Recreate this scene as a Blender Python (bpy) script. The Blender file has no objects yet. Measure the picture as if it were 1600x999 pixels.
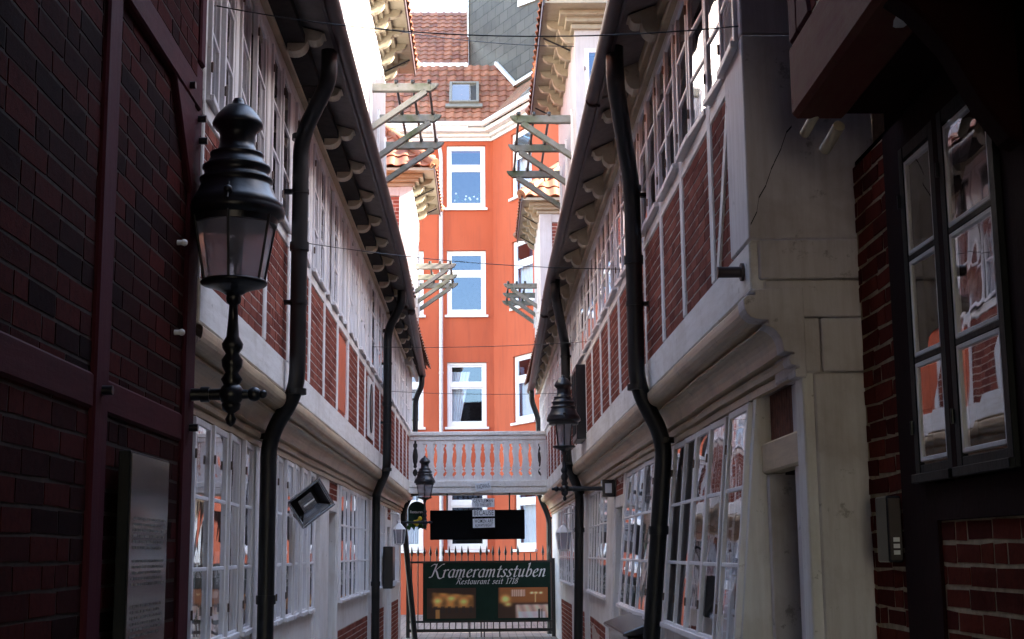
import bpy, bmesh, math, random
from mathutils import Vector, Matrix
rnd = random.Random(7)
R = math.radians
scene = bpy.context.scene
COL = scene.collection

# ------------------------------------------------------------------ camera, light, exposure
cd = bpy.data.cameras.new('camera'); cam = bpy.data.objects.new('camera', cd); COL.objects.link(cam)
cd.sensor_width = 36.0; cd.lens = 36.0*2170/1600; cd.clip_start = 0.05; cd.clip_end = 2000
cam.location = (0, 0, 1.6)
_yaw, _pit, _rol = R(1.2368), R(9.5495), R(0.55)
_f = Vector((math.sin(_yaw)*math.cos(_pit), math.cos(_yaw)*math.cos(_pit), math.sin(_pit)))
_r = _f.cross(Vector((0, 0, 1))).normalized(); _u = _r.cross(_f)
_c, _s = math.cos(_rol), math.sin(_rol)
_rr = _c*_r - _s*_u; _uu = _s*_r + _c*_u
cam.matrix_world = Matrix(((_rr.x, _uu.x, -_f.x, 0), (_rr.y, _uu.y, -_f.y, 0), (_rr.z, _uu.z, -_f.z, 1.6), (0, 0, 0, 1)))
scene.camera = cam

SUN_EL, SUN_AZ = 29.0, 95.0            # azimuth from +Y clockwise: the sun stands on the right, a little behind the camera
w = bpy.data.worlds.new('World'); scene.world = w; w.use_nodes = True
nt = w.node_tree; bg = nt.nodes['Background']
sky = nt.nodes.new('ShaderNodeTexSky'); sky.sky_type = 'NISHITA'; sky.sun_disc = False
sky.sun_elevation = R(SUN_EL); sky.sun_rotation = R(SUN_AZ)
sky.air_density = 1.2; sky.dust_density = 1.2; sky.ozone_density = 1.0
nt.links.new(sky.outputs[0], bg.inputs[0]); bg.inputs[1].default_value = 0.15
sl = bpy.data.lights.new('sun', 'SUN'); sl.energy = 5.0; sl.angle = R(0.5); sl.color = (1.0, 0.93, 0.82)
so = bpy.data.objects.new('sun', sl); COL.objects.link(so)
_d = Vector((math.sin(R(SUN_AZ))*math.cos(R(SUN_EL)), math.cos(R(SUN_AZ))*math.cos(R(SUN_EL)), math.sin(R(SUN_EL))))
so.rotation_euler = _d.to_track_quat('Z', 'Y').to_euler(); so.location = (20, 0, 30)
vs = scene.view_settings; vs.view_transform = 'Standard'; vs.look = 'None'; vs.gamma = 1; vs.exposure = 3.5
vs.use_white_balance = True; vs.white_balance_temperature = 7250; vs.white_balance_tint = 15
scene.cycles.max_bounces = 14; scene.cycles.diffuse_bounces = 8; scene.cycles.transparent_max_bounces = 12

# ------------------------------------------------------------------ materials
def new_mat(name):
    m = bpy.data.materials.new(name); m.use_nodes = True
    n = m.node_tree; b = n.nodes['Principled BSDF']; return m, n, b
def N(n, t, **k):
    o = n.nodes.new(t)
    for a, v in k.items():
        if a.startswith('i_'):
            key = a[2:]; key = int(key) if key.isdigit() else key.replace('_', ' ')
            o.inputs[key].default_value = v
        else: setattr(o, a, v)
    return o
def ramp(n, src, stops, interp='LINEAR'):
    r = n.nodes.new('ShaderNodeValToRGB'); r.color_ramp.interpolation = interp
    e = r.color_ramp.elements
    while len(e) < len(stops): e.new(0.5)
    for q, (p, c) in zip(e, stops): q.position = p; q.color = (*c, 1) if len(c) == 3 else c
    n.links.new(src, r.inputs[0]); return r
def pos(n, scale=(1, 1, 1)):
    g = n.nodes.new('ShaderNodeNewGeometry'); m = n.nodes.new('ShaderNodeMapping'); m.inputs['Scale'].default_value = scale
    n.links.new(g.outputs['Position'], m.inputs[0]); return m.outputs[0]
def mix(n, fac, a, b, mode='MIX'):
    x = n.nodes.new('ShaderNodeMix'); x.data_type = 'RGBA'; x.blend_type = mode
    for s, v in ((x.inputs[0], fac), (x.inputs[6], a), (x.inputs[7], b)):
        if hasattr(v, 'links'): n.links.new(v, s)
        else: s.default_value = v if isinstance(v, (int, float)) else (*v, 1)
    return x.outputs[2]
def noise(n, vec, scale, detail=6, rough=.6, dist=0):
    o = n.nodes.new('ShaderNodeTexNoise'); n.links.new(vec, o.inputs['Vector'])
    o.inputs['Scale'].default_value = scale; o.inputs['Detail'].default_value = detail; o.inputs['Roughness'].default_value = rough
    o.inputs['Distortion'].default_value = dist; return o.outputs[0]
def bump(n, b, h, strength=.3, dist=.01):
    o = n.nodes.new('ShaderNodeBump'); o.inputs['Strength'].default_value = strength; o.inputs['Distance'].default_value = dist
    n.links.new(h, o.inputs['Height']); n.links.new(o.outputs[0], b.inputs['Normal'])
def painted_wood(name, paint, worn, amount=.5, rough=.55, grain='z', flake=18):
    """old paint on timber: patches of wear, grey streaks along the grain, fine cracks"""
    m, n, b = new_mat(name)
    sc = {'z': (9, 9, .8), 'y': (9, .8, 9), 'n': (4, 4, 4)}[grain]
    st = noise(n, pos(n, sc), 3.0, 8, .65)
    pa = noise(n, pos(n), 2.3, 8, .62, .4)
    fl = noise(n, pos(n), flake, 8, .7)
    c1 = mix(n, ramp(n, st, [(.42, (0, 0, 0)), (.78, (1, 1, 1))]).outputs[0], paint, [(p*.55+q*.45) for p, q in zip(paint, worn)])
    c2 = mix(n, ramp(n, pa, [(.48, (0, 0, 0)), (.72, (amount,)*3)]).outputs[0], c1, worn)
    c3 = mix(n, ramp(n, fl, [(.62, (0, 0, 0)), (.68, (amount,)*3)]).outputs[0], c2, [q*.45 for q in worn])
    n.links.new(c3, b.inputs['Base Color']); b.inputs['Roughness'].default_value = rough
    hh = N(n, 'ShaderNodeMath', operation='ADD'); n.links.new(st, hh.inputs[0]); n.links.new(fl, hh.inputs[1])
    b.inputs['Specular IOR Level'].default_value = .5 if max(paint) > .3 else .08
    bump(n, b, hh.outputs[0], .5, .004); return m
def plain(name, col, rough=.5, metal=0, var=.25, bs=0.15, scale=12):
    m, n, b = new_mat(name)
    v = noise(n, pos(n), scale, 6)
    c = mix(n, ramp(n, v, [(.3, (0, 0, 0)), (.7, (1, 1, 1))]).outputs[0], [x*(1-var) for x in col], [min(1, x*(1+var)) for x in col])
    n.links.new(c, b.inputs['Base Color']); b.inputs['Roughness'].default_value = rough; b.inputs['Metallic'].default_value = metal
    if bs: bump(n, b, v, bs, .004)
    if max(col) < .1 and rough > .45: b.inputs['Specular IOR Level'].default_value = .15
    return m
def brick_face(name, lo, hi, soot=.5):
    """each brick has its own tone (attribute), with grain and soot spots"""
    m, n, b = new_mat(name)
    at = N(n, 'ShaderNodeAttribute', attribute_name='tone')
    c = mix(n, at.outputs['Fac'], lo, hi)
    g = noise(n, pos(n), 30, 8, .75)
    c = mix(n, ramp(n, g, [(.45, (0, 0, 0)), (.75, (soot,)*3)]).outputs[0], c, [x*.35 for x in lo])
    n.links.new(c, b.inputs['Base Color']); b.inputs['Roughness'].default_value = .95; b.inputs['Specular IOR Level'].default_value = .06
    bump(n, b, g, .6, .006); return m
M = {}
M['white'] = painted_wood('white_painted_timber', (.84, .82, .81), (.50, .44, .39), .55)
M['white_y'] = painted_wood('white_painted_beam', (.84, .81, .78), (.48, .42, .35), .6, grain='y')
M['dormerwhite'] = painted_wood('dormer_boards', (.50, .49, .49), (.34, .31, .28), .4)
M['dormercream'] = painted_wood('dormer_cornice_paint', (.36, .33, .25), (.22, .19, .13), .5, .5, 'n')
M['sash'] = painted_wood('white_sash_paint', (.88, .87, .89), (.62, .58, .56), .3, .4)
M['cream'] = painted_wood('cream_moulding_paint', (.56, .43, .28), (.22, .14, .085), .6, .35, 'y', 10)
M['creamz'] = painted_wood('cream_bracket_paint', (.58, .50, .37), (.32, .25, .17), .5, .5, 'n')
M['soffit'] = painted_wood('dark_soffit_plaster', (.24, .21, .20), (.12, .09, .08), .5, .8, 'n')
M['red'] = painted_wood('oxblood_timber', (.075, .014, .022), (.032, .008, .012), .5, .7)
M['redy'] = painted_wood('oxblood_beam', (.075, .014, .019), (.032, .008, .012), .5, .7, 'y')
M['beamlit'] = painted_wood('lit_red_beam', (.13, .028, .024), (.17, .08, .05), .6, .7, 'y')  # light on the overhang beam painted in as a paler red
M['wornwhite'] = painted_wood('worn_white_post', (.72, .68, .69), (.38, .31, .28), .6, .6, 'z', 7)
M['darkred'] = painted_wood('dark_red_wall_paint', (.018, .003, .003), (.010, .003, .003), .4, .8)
M['blackframe'] = painted_wood('black_frame_paint', (.012, .014, .016), (.03, .03, .03), .4, .4)
M['weather'] = painted_wood('weathered_green_grey_timber', (.22, .22, .21), (.07, .095, .04), .95, .7, 'n', 9)
M['brick'] = brick_face('red_brick', (.17, .045, .035), (.33, .10, .07), .5)
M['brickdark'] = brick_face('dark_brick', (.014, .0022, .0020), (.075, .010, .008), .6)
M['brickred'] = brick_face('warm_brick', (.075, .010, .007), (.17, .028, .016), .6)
M['mortar'] = plain('mortar', (.48, .38, .33), .9, 0, .3, .5, 25)
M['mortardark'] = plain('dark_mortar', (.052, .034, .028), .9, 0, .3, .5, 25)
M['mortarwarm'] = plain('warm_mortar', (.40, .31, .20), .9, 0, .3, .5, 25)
M['iron'] = plain('black_cast_iron', (.006, .008, .013), .36, 0, .3, .2, 30)
M['pipe'] = plain('black_drainpipe', (.004, .0045, .006), .44, 0, .3, .08, 8)
M['hinge'] = plain('rusty_hinge', (.16, .11, .09), .7, .2, .5, .2, 30)
M['gutter'] = plain('dark_gutter', (.035, .020, .022), .45, 0, .4, .2, 8)
M['room'] = plain('dim_room', (.035, .030, .028), .9, 0, .3, 0)  # near-black backing behind panes; the gloom of the rooms is in its colour
M['curtain'] = plain('net_curtain', (.78, .78, .78), .9, 0, .1, .3, 3)
M['pvc'] = plain('white_window_frame', (.80, .80, .78), .35, 0, .04, 0)
M['skyframe'] = plain('brown_grey_metal', (.16, .145, .12), .5, 0, .15, .1)
M['lead'] = plain('pale_zinc', (.55, .55, .55), .45, 0, .15, .1)
M['chrome'] = plain('brushed_steel', (.55, .56, .58), .25, 1, .1, .05)
M['slot'] = plain('dark_reflector', (.03, .03, .035), .15, 0, .2, 0)
M['green'] = plain('dark_green_banner', (.008, .030, .022), .5, 0, .2, 0, 3)
M['lettering'] = plain('pale_lettering', (.80, .80, .82), .6, 0, .08, 0)
M['ink'] = plain('dark_lettering', (.02, .02, .03), .6, 0, .1, 0)
M['leaf'] = plain('green_leaves', (.03, .09, .02), .5, 0, .4, 0)
M['yellow'] = plain('yellow_fruit', (.75, .55, .03), .45, 0, .2, 0)
M['plate'] = plain('pale_sign_plate', (.74, .76, .80), .5, 0, .1, 0)
M['blackboard'] = plain('black_board', (.002, .002, .003), .8, 0, .3, 0)
M['shutter'] = plain('orange_red_shutter', (.62, .13, .06), .5, 0, .1, .1)
M['rust'] = plain('rusty_slats', (.16, .05, .03), .8, 0, .5, .5, 20)
M['grime'] = painted_wood('stained_grey_board', (.30, .27, .24), (.09, .07, .055), .9, .8, 'z', 5)
M['fluor'] = plain('bulb_glass', (.8, .8, .78), .1, 0, 0, 0)
M['lampin'] = plain('white_enamel', (.35, .36, .38), .4, 0, .1, 0)

def orange_mat():
    m, n, b = new_mat('orange_render')
    big = noise(n, pos(n, (1, 1, .5)), .7, 6, .55); fine = noise(n, pos(n), 45, 5, .6)
    c = mix(n, ramp(n, big, [(.3, (0, 0, 0)), (.72, (1, 1, 1))]).outputs[0], (.38, .066, .024), (.49, .100, .042))
    sp = noise(n, pos(n, (5, 5, .5)), 1.4, 8, .7)
    c = mix(n, ramp(n, sp, [(.5, (0, 0, 0)), (.75, (.6, .6, .6))]).outputs[0], c, (.27, .055, .028))
    n.links.new(c, b.inputs['Base Color']); b.inputs['Roughness'].default_value = .9; bump(n, b, fine, .35, .004); return m
M['orange'] = orange_mat()
def tile_mat(name, lo, hi, moss):
    m, n, b = new_mat(name)
    at = N(n, 'ShaderNodeAttribute', attribute_name='tone')
    c = mix(n, at.outputs['Fac'], lo, hi)
    g = noise(n, pos(n), 5, 8, .7); f = noise(n, pos(n), 40, 6, .7)
    c = mix(n, ramp(n, g, [(.5, (0, 0, 0)), (.7, (.75, .75, .75))]).outputs[0], c, moss)
    c = mix(n, ramp(n, f, [(.55, (0, 0, 0)), (.7, (.4, .4, .4))]).outputs[0], c, [x*.4 for x in lo])
    n.links.new(c, b.inputs['Base Color']); b.inputs['Roughness'].default_value = .75; bump(n, b, f, .4, .004); return m
M['tile'] = tile_mat('clay_pantile', (.15, .043, .022), (.31, .110, .055), (.09, .07, .035))
M['tile2'] = tile_mat('mossy_roof_tile', (.15, .06, .03), (.24, .10, .05), (.10, .09, .035))
def slate_mat():
    m, n, b = new_mat('slate_cladding')
    tc = n.nodes.new('ShaderNodeUVMap'); tc.uv_map = 'UVMap'
    br = N(n, 'ShaderNodeTexBrick', offset=.5); n.links.new(tc.outputs[0], br.inputs['Vector'])
    br.inputs['Scale'].default_value = 1; br.inputs['Brick Width'].default_value = .52; br.inputs['Row Height'].default_value = .34
    br.inputs['Mortar Size'].default_value = .012; br.inputs['Mortar Smooth'].default_value = .3
    br.inputs['Color1'].default_value = (.050, .045, .040, 1); br.inputs['Color2'].default_value = (.078, .070, .062, 1); br.inputs['Mortar'].default_value = (.025, .025, .02, 1)
    g = noise(n, tc.outputs[0], 3, 6)
    c = mix(n, ramp(n, g, [(.45, (0, 0, 0)), (.8, (.6, .6, .6))]).outputs[0], br.outputs[0], (.085, .083, .065))
    n.links.new(c, b.inputs['Base Color']); b.inputs['Roughness'].default_value = .6; b.inputs['Specular IOR Level'].default_value = .2
    iv = N(n, 'ShaderNodeMath', operation='SUBTRACT'); iv.inputs[0].default_value = 1; n.links.new(br.outputs['Fac'], iv.inputs[1])
    bump(n, b, iv.outputs[0], .7, .02); return m
M['slate'] = slate_mat()
def glass_mat(name, tint=(1, 1, 1), ior=1.7, wob=.35, wscale=2.2, clear=1.0, rough=.015, gloss=(.95, .96, 1)):
    """old pane: mirror-like at a glance, clear head-on, a slight waviness"""
    m, n, b = new_mat(name); n.nodes.remove(b); out = n.nodes['Material Output']
    lw = N(n, 'ShaderNodeLayerWeight'); lw.inputs[0].default_value = .5
    pw_ = N(n, 'ShaderNodeMath', operation='POWER'); pw_.inputs[1].default_value = 3; n.links.new(lw.outputs['Facing'], pw_.inputs[0])
    fr = N(n, 'ShaderNodeMath', operation='MULTIPLY_ADD'); n.links.new(pw_.outputs[0], fr.inputs[0]); f0 = 2*((ior-1)/(ior+1))**2; fr.inputs[1].default_value = .92-f0; fr.inputs[2].default_value = f0
    gl = N(n, 'ShaderNodeBsdfGlossy'); gl.inputs['Roughness'].default_value = rough; gl.inputs[0].default_value = (*gloss, 1)
    tr = N(n, 'ShaderNodeBsdfTransparent'); tr.inputs[0].default_value = (*[x*clear for x in tint], 1)
    mx = n.nodes.new('ShaderNodeMixShader')
    if wob:
        h = noise(n, pos(n), wscale, 2, .4, .6); o = n.nodes.new('ShaderNodeBump'); o.inputs['Strength'].default_value = wob; o.inputs['Distance'].default_value = .02
        n.links.new(h, o.inputs['Height']); n.links.new(o.outputs[0], gl.inputs['Normal'])
    n.links.new(fr.outputs[0], mx.inputs[0]); n.links.new(tr.outputs[0], mx.inputs[1]); n.links.new(gl.outputs[0], mx.inputs[2]); n.links.new(mx.outputs[0], out.inputs[0]); return m
M['glass'] = glass_mat('old_window_glass', ior=1.8, wob=.15, wscale=1.6)
M['glassnear'] = glass_mat('shop_window_glass', ior=1.6, wob=.04)
M['glassnew'] = glass_mat('modern_window_glass', (.8, .85, .9), ior=1.62, wob=.05, wscale=1, gloss=(.42, .64, 1.0))  # blue of the reflected sky is put into the gloss tint
M['lampglass'] = glass_mat('lantern_glass', (.75, .73, .76), ior=1.5, wob=.1, rough=.12)
_n = M['lampglass'].node_tree; _o = _n.nodes['Material Output']; _src = _o.inputs[0].links[0].from_socket      # dusty film on the glass
_df = _n.nodes.new('ShaderNodeBsdfDiffuse'); _df.inputs[0].default_value = (.62, .66, .74, 1); _tl = _n.nodes.new('ShaderNodeBsdfTranslucent'); _tl.inputs[0].default_value = (.70, .74, .82, 1)
_a = _n.nodes.new('ShaderNodeMixShader'); _n.links.new(_df.outputs[0], _a.inputs[1]); _n.links.new(_tl.outputs[0], _a.inputs[2])
_b = _n.nodes.new('ShaderNodeMixShader'); _b.inputs[0].default_value = .30; _n.links.new(_src, _b.inputs[1]); _n.links.new(_a.outputs[0], _b.inputs[2]); _n.links.new(_b.outputs[0], _o.inputs[0])
def ground_mat():
    m, n, b = new_mat('paving_stones')
    p = pos(n)
    br = N(n, 'ShaderNodeTexBrick', offset=.5); n.links.new(p, br.inputs['Vector'])
    br.inputs['Scale'].default_value = 1; br.inputs['Brick Width'].default_value = .32; br.inputs['Row Height'].default_value = .16; br.inputs['Mortar Size'].default_value = .012
    br.inputs['Color1'].default_value = (.24, .21, .18, 1); br.inputs['Color2'].default_value = (.36, .31, .26, 1); br.inputs['Mortar'].default_value = (.05, .045, .04, 1)
    g = noise(n, p, 4, 7)
    c = mix(n, ramp(n, g, [(.45, (0, 0, 0)), (.75, (.6, .6, .6))]).outputs[0], br.outputs[0], (.10, .085, .07))
    n.links.new(c, b.inputs['Base Color']); b.inputs['Roughness'].default_value = .8
    iv = N(n, 'ShaderNodeMath', operation='SUBTRACT'); iv.inputs[0].default_value = 1; n.links.new(br.outputs['Fac'], iv.inputs[1]); bump(n, b, iv.outputs[0], .8, .01); return m
M['ground'] = ground_mat()

# ------------------------------------------------------------------ mesh helpers
class MB:
    def __init__(s): s.v = []; s.f = []; s.m = []; s.sm = []; s.t = []; s.uv = None
    def add(s, vs, fs, mi=0, smooth=False, tone=.5):
        o = len(s.v); s.v += [tuple(x) for x in vs]
        for f in fs: s.f.append([i+o for i in f]); s.m.append(mi); s.sm.append(smooth); s.t.append(tone)
    def hexa(s, p, mi=0, tone=.5):      # p: 4 bottom then 4 top, counter-clockwise
        s.add(p, [(3, 2, 1, 0), (4, 5, 6, 7), (0, 1, 5, 4), (1, 2, 6, 5), (2, 3, 7, 6), (3, 0, 4, 7)], mi, False, tone)
    def box(s, a, b, mi=0, tone=.5, fn=None):
        x0, y0, z0 = a; x1, y1, z1 = b
        p = [(x0, y0, z0), (x1, y0, z0), (x1, y1, z0), (x0, y1, z0), (x0, y0, z1), (x1, y0, z1), (x1, y1, z1), (x0, y1, z1)]
        if fn: p = [fn(*q) for q in p]
        s.hexa(p, mi, tone)
    def bar(s, a, b, w, h, up=(0, 0, 1), mi=0):
        a = Vector(a); b = Vector(b); d = (b-a).normalized(); u = Vector(up); sx = d.cross(u).normalized(); u = sx.cross(d)
        sx *= w/2; u *= h/2
        s.hexa([a-sx-u, a+sx-u, b+sx-u, b-sx-u, a-sx+u, a+sx+u, b+sx+u, b-sx+u], mi)
    def prism(s, pts, ext, mi=0):
        n = len(pts); e = Vector(ext); P = [Vector(p) for p in pts]
        s.add([*P, *[p+e for p in P]], [tuple(reversed(range(n))), tuple(range(n, 2*n))]+[(i, (i+1) % n, (i+1) % n+n, i+n) for i in range(n)], mi)
    def tube(s, path, r, n=14, mi=0, caps=True):
        P = [Vector(p) for p in path]; rs = r if isinstance(r, (list, tuple)) else [r]*len(P)
        u = None; vs = []
        for i, p in enumerate(P):
            d = (P[min(i+1, len(P)-1)]-P[max(i-1, 0)]).normalized()
            if u is None: u = d.cross(Vector((.31, .52, .79))).normalized()
            else: u = (u-d*u.dot(d)).normalized()
            v = d.cross(u)
            vs += [p+(u*math.cos(2*math.pi*k/n)+v*math.sin(2*math.pi*k/n))*rs[i] for k in range(n)]
        fs = [(i*n+k, i*n+(k+1) % n, (i+1)*n+(k+1) % n, (i+1)*n+k) for i in range(len(P)-1) for k in range(n)]
        s.add(vs, fs, mi, True)
        if caps:
            L = len(P)-1
            s.add(vs[:n], [tuple(reversed(range(n)))], mi); s.add(vs[L*n:], [tuple(range(n))], mi)
    def lathe(s, prof, n=28, mi=0, c=(0, 0, 0), smooth=True, rot=0):
        vs = [(c[0]+r*math.cos(2*math.pi*k/n+rot), c[1]+r*math.sin(2*math.pi*k/n+rot), c[2]+z) for r, z in prof for k in range(n)]
        fs = [(i*n+k, i*n+(k+1) % n, (i+1)*n+(k+1) % n, (i+1)*n+k) for i in range(len(prof)-1) for k in range(n)]
        s.add(vs, fs, mi, smooth)
        s.add(vs[:n], [tuple(reversed(range(n)))], mi); s.add(vs[-n:], [tuple(range(n))], mi)
    def ball(s, c, r, mi=0, sq=(1, 1, 1)):
        s.lathe([(max(.001, r*math.sin(a))*1, -r*math.cos(a)*sq[2]) for a in [math.pi*i/10 for i in range(11)]], 14, mi, c)
    def build(s, name, mats, parent=None, bevel=0, loc=None, mesh_only=False, fix=True):
        me = bpy.data.meshes.new(name); me.from_pydata(s.v, [], s.f)
        for m in (mats if isinstance(mats, (list, tuple)) else [mats]): me.materials.append(m)
        me.polygons.foreach_set('material_index', s.m); me.polygons.foreach_set('use_smooth', s.sm)
        at = me.attributes.new('tone', 'FLOAT', 'FACE'); at.data.foreach_set('value', s.t)
        me.update()
        if fix:
            bm = bmesh.new(); bm.from_mesh(me); bmesh.ops.recalc_face_normals(bm, faces=bm.faces); bm.to_mesh(me); bm.free()
        if mesh_only: return me
        return put(name, me, parent, bevel=bevel)
def put(name, me, parent=None, loc=(0, 0, 0), rot=(0, 0, 0), bevel=0, world=True):
    o = bpy.data.objects.new(name, me); COL.objects.link(o)
    l = Vector(loc)
    if parent:
        o.parent = parent
        if world: l = l-parent_world(parent)
    o.location = l; o.rotation_euler = rot
    if bevel:
        b = o.modifiers.new('bevel', 'BEVEL'); b.width = bevel; b.segments = 1; b.limit_method = 'ANGLE'; b.angle_limit = R(50)
    return o
def parent_world(p):
    l = Vector(p.location)
    while p.parent: p = p.parent; l = l+Vector(p.location)
    return l
def thing(name, label, cat, loc=(0, 0, 0), group=None, rot=(0, 0, 0)):
    o = bpy.data.objects.new(name, None); COL.objects.link(o); o.location = loc; o.rotation_euler = rot; o.empty_display_size = .2
    o['label'] = label; o['category'] = cat
    if group: o['group'] = group
    return o
def tag(o, label, cat, group=None):
    o['label'] = label; o['category'] = cat
    if group: o['group'] = group
    return o
def curve(pts, n=6, rad=.5, cap=9):
    """round the inner corners of a polyline"""
    P = [Vector(p) for p in pts]; out = [P[0]]
    for i in range(1, len(P)-1):
        a, b, c = P[i-1], P[i], P[i+1]
        r = min((a-b).length*rad, (c-b).length*rad, cap)
        s = b+(a-b).normalized()*r; e = b+(c-b).normalized()*r
        for k in range(n+1):
            t = k/n; out.append(s*(1-t)**2+b*2*t*(1-t)+e*t*t)
    out.append(P[-1]); return out
def text_mesh(body, size, mat, ext=.002, shear=0, bold=0, align='CENTER', space=1.0):
    c = bpy.data.curves.new('lettering', 'FONT'); c.body = body; c.size = size; c.extrude = ext; c.shear = shear; c.offset = bold
    c.align_x = align; c.align_y = 'CENTER'; c.space_character = space
    o = bpy.data.objects.new('lettering', c); COL.objects.link(o)
    dg = bpy.context.evaluated_depsgraph_get(); me = bpy.data.meshes.new_from_object(o.evaluated_get(dg))
    bpy.data.objects.remove(o); me.materials.clear(); me.materials.append(mat); me.name = 'lettering'; return me

# ------------------------------------------------------------------ walls and brickwork
def lerp(a, b, t): t = max(0, min(1, t)); return a+(b-a)*t
class Wall:
    def __init__(s, side, fx): s.s = side; s.fx = fx
    def P(s, y, z, n=0): return (s.s*(s.fx(y, z)-n), y, z)
    def box(s, mb, y0, y1, z0, z1, n0, n1, mi=0, tone=.5):
        p = [s.P(y0, z0, n0), s.P(y0, z0, n1), s.P(y1, z0, n1), s.P(y1, z0, n0), s.P(y0, z1, n0), s.P(y0, z1, n1), s.P(y1, z1, n1), s.P(y1, z1, n0)]
        if s.s > 0: p = [p[i] for i in (3, 2, 1, 0, 7, 6, 5, 4)]
        if s.s < 0: pass
        mb.hexa(p, mi, tone)
    def rotz(s): return R(90) if s.s < 0 else R(-90)
def bricks(mb, quadP, u0, u1, z0, z1, bl=.235, bh=.068, j=.012, n0=-.02, n1=.0, rough=.003, skip=None):
    """real bricks: quadP(u,z,n) gives the world point; material 0 brick, 1 mortar bed"""
    rows = max(1, int(round((z1-z0)/bh))); h = (z1-z0)/rows
    for r in range(rows):
        za = z0+r*h+j/2; zb = z0+(r+1)*h-j/2
        u = u0-(rnd.random()*.05+(.5*bl if r % 2 else 0))
        while u < u1:
            l = bl*(1 if rnd.random() > .22 else .5)
            a = max(u+j/2, u0+.002); b = min(u+l-j/2, u1-.002); u += l
            if b-a < .02: continue
            if skip and skip((a+b)/2, (za+zb)/2): continue
            q = lambda: (rnd.random()-.5)*2*rough
            nn = n1+abs(q())*.35
            P = [quadP(a+q(), za+q(), n0), quadP(b+q(), za+q(), n0), quadP(b+q(), za+q(), nn+abs(q())*.35), quadP(a+q(), za+q(), nn+abs(q())*.35),
                 quadP(a+q(), zb+q(), n0), quadP(b+q(), zb+q(), n0), quadP(b+q(), zb+q(), nn+abs(q())*.35), quadP(a+q(), zb+q(), nn+abs(q())*.35)]
            mb.add(P, [(4, 5, 6, 7), (3, 2, 1, 0), (3, 7, 6, 2), (0, 4, 7, 3), (1, 2, 6, 5)], 0, False, rnd.random())
    P = [quadP(u0, z0, n1-.0015), quadP(u1, z0, n1-.0015), quadP(u1, z1, n1-.0015), quadP(u0, z1, n1-.0015)]
    mb.add(P, [(0, 1, 2, 3)], 1)

# ------------------------------------------------------------------ casements (modelled facing -Y, origin at the lower left corner)
_case = {}
hash_ = lambda a, b: int(a*9973+b*777)
def casement_mesh(w, h, rows, cols=1, fw=.045, th=.032, bar=.022, mats=None, glass='glass', inner=None, hinges=True):
    key = (round(w, 2), round(h, 2), rows, cols, glass, fw, hinges)
    if key in _case: return _case[key]
    mb = MB(); mi_h = 1
    mb.box((0, -th, 0), (fw, 0, h)); mb.box((w-fw, -th, 0), (w, 0, h))
    mb.box((fw, -th+.002, 0), (w-fw, 0, fw*1.25)); mb.box((fw, -th+.002, h-fw), (w-fw, 0, h))
    mb.box((-.004, -th-.018, -.004), (w+.004, -th+.004, .03))
    ih = h-fw*2.25; iw = w-2*fw
    for r in range(1, rows): z = fw*1.25+ih*r/rows; mb.box((fw, -th+.003, z-bar/2), (w-fw, -.006, z+bar/2))
    for c in range(1, cols): x = fw+iw*c/cols; mb.box((x-bar/2, -th+.005, fw*1.25), (x+bar/2, -.009, h-fw))
    for z in (h*.16, h*.5, h*.84):
        if hinges and z != h*.5:
            mb.box((-.006, -th-.004, z-.026), (.008, -th+.002, z+.026), mi_h)
            mb.tube([(-.003, -th-.005, z-.026), (-.003, -th-.005, z+.026)], .006, 8, mi_h)
    if inner:                                   # putty line inside a dark sash
        for r in range(rows):
            za = fw*1.25+ih*r/rows+bar/2; zb = fw*1.25+ih*(r+1)/rows-bar/2; t = .018
            mb.box((fw, -th+.004, za), (fw+t, -.004, zb), 2); mb.box((w-fw-t, -th+.004, za), (w-fw, -.004, zb), 2)
            mb.box((fw+t, -th+.004, za), (w-fw-t, -.004, za+t), 2); mb.box((fw+t, -th+.004, zb-t), (w-fw-t, -.004, zb), 2)
    me = mb.build('casement', mats or [M['sash'], M['hinge']], mesh_only=True)
    g = MB()
    for r in range(rows):
        for c in range(cols):
            za = fw*1.25+ih*r/rows; zb = fw*1.25+ih*(r+1)/rows; xa = fw+iw*c/cols; xb = fw+iw*(c+1)/cols
            k = lambda: -th*.66+(rnd.random()-.5)*.003
            g.add([(xa, k(), za), (xb, k(), za), (xb, k(), zb), (xa, k(), zb)], [(0, 1, 2, 3)])
    gm = g.build('pane', M[glass], mesh_only=True, fix=False)
    _case[key] = (me, gm); return _case[key]
def casement(wall, parent, y0, y1, z0, z1, rows, n=.0, swing=None, glass='glass', tilt=0, mats=None, inner=None, fw=.038, cols=1):
    w = y1-y0; me, gm = casement_mesh(w, z1-z0, rows, cols, mats=mats, glass=glass, inner=inner, fw=fw, hinges=y0 < 11.5)
    sw = ((R(2.6 if z0 < 3 else 3.6) if y0 < 15 else R(1.2)) if wall.s < 0 else R(.9))+(rnd.random()-.5)*R(2.6 if z0 < 3 else 4) if swing is None else swing
    ys = y0 if wall.s < 0 else y1
    loc = wall.P(ys, z0, n)
    o = put('casement', me, parent, loc, (tilt, 0, wall.rotz()+sw), bevel=.004)
    p = bpy.data.objects.new('pane', gm); COL.objects.link(p); p.parent = o
    return o

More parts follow.
